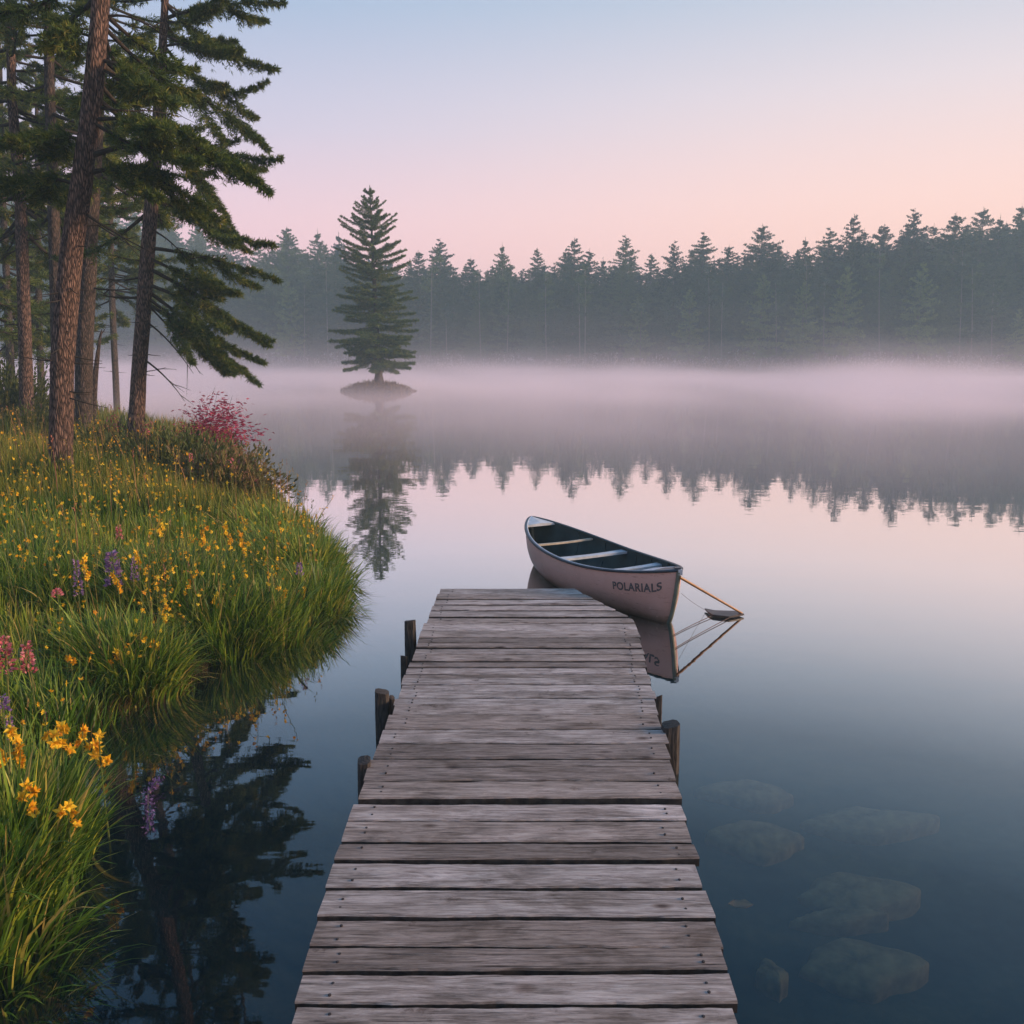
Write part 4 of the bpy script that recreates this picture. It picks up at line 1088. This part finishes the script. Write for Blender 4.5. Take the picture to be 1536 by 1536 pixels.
# ------------------------------------------------------------------ grasses
def blades(g, B, H, W, lean_dir, lean, tint, nseg=4, rng=None, kink=0.0):
    """curved tapered strips. B base (n,3)"""
    n = len(B); u = np.linspace(0, 1, nseg + 1)
    side = np.stack([-lean_dir[:, 1], lean_dir[:, 0], np.zeros(n)], -1)
    if rng is not None:
        an = rng.uniform(-1, 1, n); c, s = np.cos(an), np.sin(an)
        side = np.stack([side[:, 0] * c - side[:, 1] * s, side[:, 0] * s + side[:, 1] * c, side[:, 2]], -1)
    V = []
    for k_, uu_ in enumerate(u):
        ang = lean * uu_ ** 1.0 * 1.3                 # bends more towards the tip
        h = H * (np.sin(np.maximum(ang, 1e-4)) / np.maximum(ang, 1e-4)) * uu_
        o_ = H * ((1 - np.cos(ang)) / np.maximum(ang, 1e-4)) * uu_
        c = B + np.stack([lean_dir[:, 0] * o_, lean_dir[:, 1] * o_, h], -1)
        wv = side * (W * (1 - uu_ ** 1.8) * .5)[:, None] if k_ < nseg else None
        if wv is not None: V += [c - wv, c + wv]
        else: V += [c]
    V = np.stack(V, 1); m_ = V.shape[1]
    base = np.arange(n)[:, None] * m_
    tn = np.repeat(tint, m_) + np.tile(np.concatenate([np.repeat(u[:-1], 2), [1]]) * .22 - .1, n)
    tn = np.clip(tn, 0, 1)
    Q = np.concatenate([base + np.array([[2 * k_, 2 * k_ + 1, 2 * k_ + 3, 2 * k_ + 2]]) for k_ in range(nseg - 1)])
    T3 = base + np.array([[2 * nseg - 2, 2 * nseg - 1, 2 * nseg]])
    V = V.reshape(-1, 3)
    g.V.append(V); g.F.append(Q + g.n); g.F.append(T3 + g.n); g.n += len(V); g.T.append(tn); g.M.append(np.zeros(len(Q))); g.M.append(np.zeros(len(T3)))

def frustum_ok(x, y, z=.5, m=70):
    zc = y * cT + (EYE - z) * sT; px = 768 + x * F / zc; py = 768 - F * ((z - EYE) * cT + y * sT) / zc
    return (px > -m * 3) & (px < 1600) & (py < 1700) & (zc > .3)
rng = np.random.default_rng(101)
# meadow: grass over the whole bank, density falling with distance
def scatter(n, xr, yr, dmin=0.0, dmax=99):
    x = rng.uniform(*xr, n); y = rng.uniform(*yr, n)
    d = seg_sd(x, y, bank); k_ = (d > dmin) & (d < dmax) & frustum_ok(x, y)
    return x[k_], y[k_], d[k_]
G = Geo(); GM = Geo()
for (yr, n, w_, hs) in (((2.2, 5.5), 42000, .0085, (.16, .34)), ((5.5, 9), 56000, .011, (.16, .36)), ((9, 14), 62000, .015, (.18, .42)), ((14, 24), 60000, .017, (.2, .5)), ((24, 40), 30000, .03, (.25, .6))):
    x, y, d = scatter(n, (-.62 * yr[1] - 1.5, -.4), yr)
    clump = vnoise(x, y, 1.1) * .5 + vnoise(x + 30, y, 2.6) * .5
    keep = (rng.random(len(x)) < .55 + .5 * clump) & ((d > .5) | (y > 7) | (rng.random(len(x)) < .25)); x, y, d, clump = x[keep], y[keep], d[keep], clump[keep]
    z = ground_z(x, y) - .02; n_ = len(x)
    H = rng.uniform(*hs, n_) * (1 + .45 * clump); az = rng.uniform(0, 6.28, n_)
    ld = np.stack([np.cos(az), np.sin(az), 0 * az], -1); lean = np.abs(rng.normal(.35, .3, n_))
    dry = vnoise(x + 3, y + 11, .8)
    tint = np.clip(.40 + .30 * dry + rng.normal(0, .24, n_), 0, 1)
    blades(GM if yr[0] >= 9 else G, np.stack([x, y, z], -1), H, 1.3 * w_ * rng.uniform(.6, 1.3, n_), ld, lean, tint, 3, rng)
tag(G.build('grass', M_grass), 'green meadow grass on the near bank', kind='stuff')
tag(GM.build('meadow', M_meadow), 'yellowing tall grass under the conifers', kind='stuff')

# tall seeding stems standing above the grass
GS = Geo()
x, y, d = scatter(9000, (-14, -.6), (3.2, 17), .05); keep = rng.random(len(x)) < .16 + .20 * vnoise(x, y, .9) + .25 * (d < .5); x, y = x[keep], y[keep]; n_ = len(x)
z = ground_z(x, y) - .02; H = rng.uniform(.42, .78, n_) * (1 + .015 * y); az = rng.uniform(0, 6.28, n_); ld = np.stack([np.cos(az), np.sin(az), 0 * az], -1); lean = np.abs(rng.normal(.18, .16, n_))
tn_ = np.clip(rng.normal(.45, .3, n_), 0, 1)
blades(GS, np.stack([x, y, z], -1), H, np.full(n_, .0035) + .0006 * y, ld, lean, tn_, 4, rng)
ang = lean * 1.3; tipz = H * np.sin(np.maximum(ang, 1e-4)) / np.maximum(ang, 1e-4); tipo = H * (1 - np.cos(ang)) / np.maximum(ang, 1e-4)
tips_ = np.stack([x, y, z], -1) + np.stack([ld[:, 0] * tipo, ld[:, 1] * tipo, tipz], -1)
for q in range(7):
    pq = tips_ - np.stack([ld[:, 0] * .1, ld[:, 1] * .1, np.ones(n_)], -1) * (.012 * q); D = unit(rng.normal(0, .5, (n_, 3)) + [0, 0, 1.1])
    leaves(GS, pq, D, unit(rng.normal(0, 1, (n_, 3))), .022 + .001 * y, .008 + .0006 * y, tn_)
tag(GS.build('tall_grass', tinted('seeding_stems', [(0, (.10, .13, .03)), (.4, (.24, .19, .05)), (.75, (.36, .22, .09)), (1, (.38, .15, .10))], .7, .2, .25)), 'thin seeding stems standing above the meadow grass', kind='stuff')

# tussocks: tall arching grass, each clump a thing
def tussock(cx, cy, rx, ry, n, H, W, label, tb=.35, spread=.55, seed=0, mat=None):
    n = int(n * .62); rng_ = np.random.default_rng(seed); a = rng_.uniform(0, 6.28, n); rr = np.sqrt(rng_.random(n))
    x = cx + rx * rr * np.cos(a); y = cy + ry * rr * np.sin(a); z = np.maximum(ground_z(x, y), -.25) - .02
    d0 = np.stack([np.cos(a) * rr, np.sin(a) * rr], -1) + rng_.normal(0, .35, (n, 2)); nn = np.linalg.norm(d0, axis=1)
    ld = np.concatenate([d0 / (nn[:, None] + 1e-6), np.zeros((n, 1))], 1)
    lean = np.clip(nn * spread * 1.3 + np.abs(rng_.normal(0, .15, n)), .03, 1.5)
    h = H * rng_.uniform(.45, 1.1, n); lg = rng_.random(n) < .04; h[lg] *= 1.3; lean[lg] *= 1.25
    g = Geo(); tint = np.clip(tb + rng_.normal(0, .24, n), 0, 1); tint[rng_.random(n) < .05] = .97
    blades(g, np.stack([x, y, z], -1), h, 2.0 * W * rng_.uniform(.45, 1.3, n), ld, lean, tint, 6, rng_)
    o = g.build('grass_tussock', mat or M_grass); tag(o, label, 'grass', 'grass tussocks along the bank')
    return o
def gpx(x, y, z=.1): return onz(x, y, z)[:2]
T = []
c = gpx(0, 1320, .1); tussock(c[0], c[1], .27, .5, 3600, .47, .0085, 'tall iris clump nearest the camera with orange-yellow flowers above it', .36, .5, 1)
c = gpx(-60, 1430, .1); tussock(c[0], c[1], .35, .35, 2000, .42, .009, 'low arching clump at the very foot of the bank beside the camera', .42, .9, 2)
c = gpx(190, 1020, .1); tussock(c[0], c[1], .36, .26, 3600, .46, .008, 'dense bright green tussock standing in the inner corner of the cove', .42, .75, 3)
c = gpx(335, 950, .15); tussock(c[0], c[1], .36, .26, 3000, .47, .0085, 'deep green tussock at the middle of the headland', .36, .7, 4)
c = gpx(415, 935, .15); tussock(c[0], c[1], .36, .28, 2800, .44, .0085, 'green tussock just inland of the headland tip', .42, .7, 5)
c = gpx(472, 905, .1); tussock(c[0], c[1], .30, .36, 2400, .42, .0085, 'outermost tussock at the headland tip leaning over the lake', .45, .85, 6)
c = gpx(450, 860, .15); tussock(c[0], c[1], .5, .6, 3200, .48, .0095, 'tussock on the lake side of the headland behind its tip', .5, .8, 7)
c = gpx(420, 815, .15); tussock(c[0], c[1], .6, .8, 3200, .46, .011, 'rough tussock halfway back along the lake-side edge', .55, .8, 8)
c = gpx(262, 920, .2); tussock(c[0], c[1], .5, .5, 3200, .50, .0085, 'tussock between the cove clump and the headland', .36, .6, 9)
c = gpx(90, 1060, .2); tussock(c[0], c[1], .5, .5, 2800, .36, .0075, 'soft dull green tussock inland of the cove clump', .2, .8, 10)
c = gpx(150, 900, .3); tussock(c[0], c[1], .8, .7, 3000, .40, .0085, 'low dull tussock in the meadow behind the cove clump', .3, .7, 11)
c = gpx(20, 900, .3); tussock(c[0], c[1], .8, .7, 3000, .42, .0085, 'low tussock at the inland side of the meadow', .4, .7, 12)
# leafy bushes under the pines
def bush(px, py, rx, ry, h, n, label, seed, mat, leafL=.09, leafW=.035):
    rng_ = np.random.default_rng(seed); c = onz(px, py, .55); c[2] = gz(c[0], c[1])
    root = empty('bush', tuple(c)); tag(root, label, 'bush', 'bushes under the conifers')
    a = rng_.uniform(0, 6.28, n); rr = rng_.random(n) ** .45; ph = np.arccos(rng_.uniform(0, 1, n))
    lump = 1 + .28 * np.sin(a * 3 + seed) * np.sin(ph * 4 + seed) + .15 * np.sin(a * 7 + ph * 5)
    P = np.stack([rx * rr * lump * np.sin(ph) * np.cos(a), ry * rr * lump * np.sin(ph) * np.sin(a), h * rr * lump * np.cos(ph)], -1)
    P += rng_.normal(0, .05, P.shape)
    g = Geo(); D = unit(P * [1, 1, 1.4] + rng_.normal(0, .4, P.shape) + [0, 0, .3])
    leaves(g, P, D, unit(np.cross(D, rng_.normal(0, 1, P.shape))), leafL * rng_.uniform(.6, 1.3, n), leafW, np.clip(.4 + .25 * np.sin(P[:, 0] * 9 + P[:, 2] * 11) + rng_.normal(0, .15, n), 0, 1))
    link('foliage', g.mesh('foliage', mat), root)
    g = Geo()
    for q in range(26):
        e = P[rng_.integers(0, n)]; b0_ = np.array([rng_.normal(0, .1), rng_.normal(0, .1), -.05]); tube(g, bez(b0_, (b0_ + e) / 2 + [0, 0, .1], e, 6), np.linspace(.008, .002, 6), 4, cap=False)
    link('stem', g.mesh('stem', M_twig), root)
M_bush = tinted('bush_leaves', [(0, (.035, .055, .016)), (.5, (.075, .10, .022)), (.8, (.13, .14, .03)), (1, (.22, .15, .045))], .6, .2, .25)
M_bush2 = tinted('pinkish_bush_leaves', [(0, (.05, .06, .02)), (.5, (.12, .12, .03)), (.8, (.22, .12, .07)), (1, (.4, .12, .16))], .6, .2, .25)
bush(255, 700, .9, .9, .62, 9000, 'round dark green bush just lakeward of the lakeside conifer', 1, M_bush)
bush(330, 715, .75, .9, .55, 8000, 'bush with reddish tips at the water edge of the peninsula', 2, M_bush2)
bush(300, 690, .8, .8, .55, 7000, 'olive bush behind the reddish-tipped one', 3, M_bush2)
bush(165, 672, .9, .9, .4, 6000, 'low bush between the thick trunks and the lakeside conifer', 4, M_bush, .08, .03)
bush(10, 640, 1.4, 1.2, 1.3, 10000, 'tall leafy bush by the inland conifer', 5, M_bush, .12, .045)
bush(60, 660, 1.2, 1.2, .5, 6000, 'low bush at the foot of the inland conifer', 6, M_bush, .09, .035)
# dry stems at the waterline of the headland
G = Geo(); n = 1800
idx = rng.integers(0, len(shore_px) - 12, n); f = rng.random(n)
idx = rng.integers(7, 24, n)
p_ = bank[idx] * (1 - f)[:, None] + bank[idx + 1] * f[:, None] + rng.normal(0, .05, (n, 2))
az = rng.normal(-.6, 1.0, n); ld = np.stack([np.cos(az), np.sin(az), 0 * az], -1)
blades(G, np.concatenate([p_, np.full((n, 1), .0)], 1), rng.uniform(.05, .22, n), np.full(n, .004), ld, rng.uniform(.6, 1.6, n), rng.random(n) * .7, 5, rng)
tag(G.build('reeds', M_dry), 'dry brown stems trailing at the waterline', kind='stuff')

# ------------------------------------------------------------------ flowers
def blossom(g, c, r, rng_, mat, np_=5, up=np.array([0, 0, 1.0])):
    a = np.arange(np_) * 2 * math.pi / np_ + rng_.uniform(0, 6)
    el = rng_.uniform(-.2, .9)
    ax_ = unit(rng_.normal(0, .8, 3) + np.array([.1, -.6, .5])); s1 = unit(np.cross(ax_, [.3, .2, 1.0])); s2 = np.cross(ax_, s1)
    D = unit(np.cos(a)[:, None] * s1 + np.sin(a)[:, None] * s2 + ax_ * el + rng_.normal(0, .15, (np_, 3)))
    S = unit(np.cross(D, ax_))
    leaves(g, np.tile(c, (np_, 1)), D, S, r * rng_.uniform(.8, 1.2, np_), r * .62, np.clip(rng_.uniform(0, 1) + rng_.normal(0, .15, np_), 0, 1), mat)
def small_flower(seed, H=.45, heads=3, r=.02, mat=M_yellow):
    rng_ = np.random.default_rng(seed); g = Geo()
    top = np.array([rng_.normal(0, .05), rng_.normal(0, .05), H]); C = bez((0, 0, -.02), (rng_.normal(0, .02), 0, H * .6), top, 7)
    tube(g, C, np.linspace(.003, .0018, 7), 4, mat=0, cap=False)
    for k_ in range(heads):
        b0_ = C[-1 - (k_ % 3)]; e = b0_ + np.array([rng_.normal(0, .035), rng_.normal(0, .035), rng_.uniform(-.01, .05)])
        tube(g, np.array([b0_, (b0_ + e) / 2 + [0, 0, .004], e]), .0013, 3, mat=0, cap=False)
        blossom(g, e, r, rng_, 1, 5); blossom(g, e + [0, 0, .003], r * .6, rng_, 1, 4)
    return g.mesh('yellow_flower', [M_stem, mat])
protos = [small_flower(s, .42 + .03 * (s % 4), 2 + s % 5, .0145 + .002 * (s % 3)) for s in range(8)]
rng = np.random.default_rng(55)
cnt = 0
spots = []
while cnt < 290:
    px = rng.uniform(5, 535); py = rng.uniform(640, 960)
    # clusters as in the photograph: a band from the upper left down to the headland
    w_ = .35 + .65 * (vnoise(np.array([px]), np.array([py]), .013)[0] > -.1)
    if 200 < px < 520 and 770 < py < 890: w_ = 1.2
    else: w_ *= .55
    if py > 870: w_ *= .25
    if px < 200 and py > 800: w_ *= .3
    if rng.random() > w_: continue
    topz = .62 + rng.uniform(0, .1)
    P0 = onz(px, py, 1.0); d = seg_sd(np.array([P0[0]]), np.array([P0[1]]), bank)[0]
    if d < .02 or P0[1] > 16: continue
    z0 = gz(P0[0], P0[1]); P0[2] = z0
    s = rng.uniform(.75, 1.15) * (1 + .02 * P0[1])
    o = bpy.data.objects.new('yellow_flower', protos[rng.integers(0, 8)]); ROOT.objects.link(o)
    o.location = (P0[0], P0[1], z0); o.rotation_euler = (rng.normal(0, .08), rng.normal(0, .08), rng.uniform(0, 6.28)); o.scale = (s, s, s * rng.uniform(.85, 1.15))
    tag(o, 'small yellow wildflower scattered through the meadow grass', 'flower', 'yellow wildflowers in the meadow'); cnt += 1

def flower_thing(name, px, py, H, label, kind, seed, Yd=None, spike=.16, cat='flower', group=None, mind=.06, r=.03):
    """px, py: the middle of the flower head"""
    rng_ = np.random.default_rng(seed)
    # find the base so that the head lands at px, py
    c = onz(px, py, .6)
    H_ = H
    for _ in range(60):
        for _q in range(4):
            zg = max(gz(c[0], c[1]), 0.0); c = onz(px, py, zg + H_ * .9)
        if seg_sd(np.array([c[0]]), np.array([c[1]]), bank)[0] > mind or H_ < .15: break
        H_ *= .94
    H = H_; spike = spike if kind == 'iris' else min(spike, H * .6)
    zg = max(gz(c[0], c[1]), -.05)
    root = empty(name, (c[0], c[1], zg)); tag(root, label, cat, group)
    g = Geo(); top = np.array([rng_.normal(0, .01), 0, H]); C = bez((0, 0, -.03), (rng_.normal(0, .015), rng_.normal(0, .015), H * .5), top, 9)
    tube(g, C, np.linspace(.005, .003, 9), 5, cap=False)
    link('stem', g.mesh('stem', M_stem), root)
    if kind == 'iris':
        hs = 0
        for k_ in range(int(spike)):
            g = Geo(); zc = H - min(.028, H * .1) * k_ + rng_.normal(0, .004); e = np.array([rng_.normal(0, .016), rng_.normal(0, .016), zc]) + [top[0], 0, 0]
            for q in range(2):
                blossom(g, e, r * 1.0, rng_, 0, 5); blossom(g, e - [0, 0, r * .25], r * .8, rng_, 0, 4)
            link('blossom', g.mesh('blossom', M_yellow), root)
    else:
        g = Geo(); n = int(34 + spike * 420); mt = {'lupine': M_purple, 'pink': M_pink}[kind]
        u = rng_.random(n); a = rng_.uniform(0, 6.28, n); rr = r * (1 - u * .7) * rng_.uniform(.5, 1, n)
        P = np.stack([top[0] + rr * np.cos(a), rr * np.sin(a), H - spike + spike * u], -1)
        D = unit(np.stack([np.cos(a), np.sin(a), rng_.uniform(-.2, .9, n)], -1))
        leaves(g, P, D, unit(np.cross(D, rng_.normal(0, 1, D.shape))), r * .75, r * .5, rng_.random(n))
        link('flower_spike', g.mesh('flower_spike', mt), root)
    return root
gi = 'orange-yellow irises over the nearest clump'
for k_, (px, py, n_, lb) in enumerate([(22, 1108, 7, 'big loose orange-yellow iris head, innermost over the nearest clump'), (96, 1100, 6, 'orange-yellow iris with spiky upper petals, third across the nearest clump'),
        (124, 1098, 4, 'orange-yellow iris with two stacked heads over the nearest clump'), (151, 1108, 6, 'deep orange iris standing over the dark water'),
        (52, 1192, 5, 'low orange-yellow iris in the middle of the nearest clump'), (97, 1205, 4, 'lower iris on the lake side of the nearest clump'),
        (78, 1112, 3, 'small orange iris in front of the pink flower spike'), (8, 1135, 4, 'small iris at the inner edge under the big loose one')]):
    flower_thing('iris', px, py, .52 + rng.uniform(-.03, .05), lb, 'iris', 300 + k_, spike=n_, group=gi, r=.030, mind=-.35)
gi = 'yellow irises in the meadow'
for k_, (px, py, n_, lb) in enumerate([(127, 905, 6, 'cluster of yellow irises above the dull meadow tussock'), (178, 912, 5, 'yellow iris next towards the cove clump from the cluster'), (210, 868, 4, 'yellow iris in the gap between two purple spikes'),
        (172, 945, 3, 'pale yellow iris bud over the cove clump'), (233, 962, 3, 'small yellow iris on the lake side of the cove clump'), (248, 915, 4, 'yellow iris at the start of the headland'), (105, 968, 2, 'single yellow flower on a leaning stem'),
        (305, 832, 6, 'yellow iris crowd member nearest the purple spikes'), (345, 842, 6, 'brightest yellow iris on the headland'), (368, 850, 5, 'yellow iris beside the brightest headland one'), (420, 875, 5, 'yellow iris above the headland middle'),
        (450, 885, 5, 'yellow iris nearest the headland tip'), (412, 900, 3, 'yellow iris low in the headland grass'), (325, 990 - 120, 4, 'yellow iris behind the headland tussock'), (245, 808, 4, 'small yellow daisy-like head behind the tussocks')]):
    flower_thing('iris', px, py, .60 + rng.uniform(-.04, .06), lb, 'iris', 330 + k_, spike=n_, group=gi, r=.027)
for k_, (px, py, sp_, kd, lb, r_) in enumerate([(118, 868, .26, 'lupine', 'slim purple lupine spike inland of the broad one', .026), (170, 842, .26, 'lupine', 'broad blue-purple lupine, the largest of the spikes', .05),
        (201, 856, .17, 'lupine', 'purple-red lupine spike on the lake side of the broad one', .026), (177, 800, .12, 'pink', 'small pinkish spike behind the broad lupine', .024),
        (5, 970, .20, 'pink', 'pale pink flower spike cut by the frame edge', .04), (40, 978, .18, 'pink', 'pale pink flower spike beside the frame edge', .034), (67, 1072, .22, 'pink', 'tall red-pink spike behind the nearest irises', .022),
        (88, 922, .05, 'pink', 'tiny pink flower low in the meadow', .03), (450, 848, .10, 'lupine', 'small purple spike over the headland grass', .026), (6, 1060, .08, 'lupine', 'pale violet head at the frame edge', .028), (16, 1090, .12, 'lupine', 'pale grey-violet bud behind the big iris', .016),
        (392, 668, .14, 'pink', 'thin pink spike leaning over the mist by the peninsula', .02), (383, 650, .16, 'pink', 'thin rosy spike above the peninsula edge', .02), (285, 690, .10, 'pink', 'faded pink spike on the olive bush', .025)]):
    flower_thing('lupine', px, py, .55 if py > 700 else .75, lb, kd, 400 + k_, spike=sp_, group='flower spikes', r=r_)
# crimson shrub on the peninsula
rng_ = np.random.default_rng(8)
c = onz(315, 668, .6); c[2] = gz(c[0], c[1])
root = empty('crimson_shrub', tuple(c)); tag(root, 'airy crimson-leaved shrub at the point of the peninsula', 'shrub')
gs, gl = Geo(), Geo()
tips = [(322, 592), (345, 605), (358, 622), (335, 628), (300, 640), (352, 645), (318, 655), (345, 655), (292, 640), (270, 650), (258, 655), (300, 612), (283, 625), (330, 610), (360, 660), (385, 655), (310, 640), (340, 640), (275, 668), (352, 630), (325, 600), (296, 655)]
for q, (tx, ty) in enumerate(tips):
    e = atY(tx + (tx - 315) * .12, ty - 12, c[1] + rng_.uniform(-.5, .5)) - c
    b0_ = np.array([rng_.normal(0, .18), rng_.normal(0, .15), -.05]); C = bez(b0_, (b0_ + e) / 2 + [rng_.normal(0, .08), 0, .12], e, 10)
    tube(gs, C, np.linspace(.008, .002, 10), 4, cap=False)
    n = 90 if tx > 290 else 50
    u = rng_.uniform(.55, 1.0, n); P = C[np.clip((u * 9).astype(int), 0, 9)] + rng_.normal(0, 1, (n, 3)) * [.17, .12, .06]
    leaves(gl, P, unit(rng_.normal(0, 1, (n, 3)) * [1, .6, .35] + [.3, 0, -.1]), unit(rng_.normal(0, 1, (n, 3)) * [.3, .3, 1]), .085, .028, np.clip(rng_.uniform(0, 1, n), 0, 1))
link('stem', gs.mesh('stem', M_twig), root); link('foliage', gl.mesh('foliage', M_red), root)
for k_, (px, py, lb) in enumerate([(168, 632, 'small crimson sprig between the snag and the lakeside conifer'), (226, 640, 'thin reddish sprig just lakeward of the lakeside conifer trunk')]):
    c = onz(px, py + 35, .6); c[2] = gz(c[0], c[1]); root = empty('crimson_sprig', tuple(c)); tag(root, lb, 'shrub'); gs, gl = Geo(), Geo()
    for q in range(6):
        e = atY(px + rng_.uniform(-14, 14), py + rng_.uniform(-22, 14), c[1]) - c; C = bez((0, 0, -.05), e / 2 + [0, 0, .05], e, 8); tube(gs, C, np.linspace(.006, .002, 8), 4, cap=False)
        n = 26; P = C[rng_.integers(4, 8, n)] + rng_.normal(0, .04, (n, 3)); leaves(gl, P, unit(rng_.normal(0, 1, (n, 3))), unit(rng_.normal(0, 1, (n, 3))), .07, .025, rng_.random(n))
    link('stem', gs.mesh('stem', M_twig), root); link('foliage', gl.mesh('foliage', M_red), root)
# purple spike fallen on the cove water
rng_ = np.random.default_rng(12)
root = empty('fallen_lupine', tuple(onz(226, 1205, .01))); tag(root, 'purple flower spike floating on the dark cove water', 'flower')
C = np.array([onz(225, 1245, .012), onz(222, 1215, .012), onz(222, 1190, .02), onz(238, 1168, .05)]) - np.array(root.location)
g = Geo(); tube(g, C, .003, 5, cap=False); link('stem', g.mesh('stem', M_stem), root)
g = Geo(); n = 260; u = rng_.random(n) * 3; i = np.clip(u.astype(int), 0, 2); P = C[i] * (1 - (u - i))[:, None] + C[i + 1] * (u - i)[:, None] + rng_.normal(0, 1, (n, 3)) * [.012, .012, .006]
leaves(g, P, unit(rng_.normal(0, 1, (n, 3)) + [0, 0, .4]), unit(rng_.normal(0, 1, (n, 3))), .018, .012, rng_.random(n) * .6); link('flower_spike', g.mesh('flower_spike', M_purple), root)
# pale stone in the meadow
g = Geo(); c = onz(38, 950, .45); V = []
for i in range(10):
    for j in range(24):
        th = i / 9 * math.pi / 2; a = j / 24 * 6.283; V.append([c[0] + .16 * math.sin(th) * math.cos(a) * (1 + .1 * math.sin(3 * a)), c[1] + .10 * math.sin(th) * math.sin(a), gz(c[0], c[1]) - .03 + .13 * math.cos(th)])
ii = np.arange(9)[:, None] * 24; jj = np.arange(24)[None]; j2 = (jj + 1) % 24
g.add(V, np.stack([ii + jj, ii + 24 + jj, ii + 24 + j2, ii + j2], -1).reshape(-1, 4))
tag(g.build('rock', plain('meadow_rock', (.2, .2, .19), .9, .1, 14, .4, .5), smooth=True), 'small grey rock half sunk in the meadow behind the pink spikes', 'rock')
print('objects', len(bpy.data.objects), 'polys', sum(len(o.data.polygons) for o in bpy.data.objects if o.type == 'MESH'))
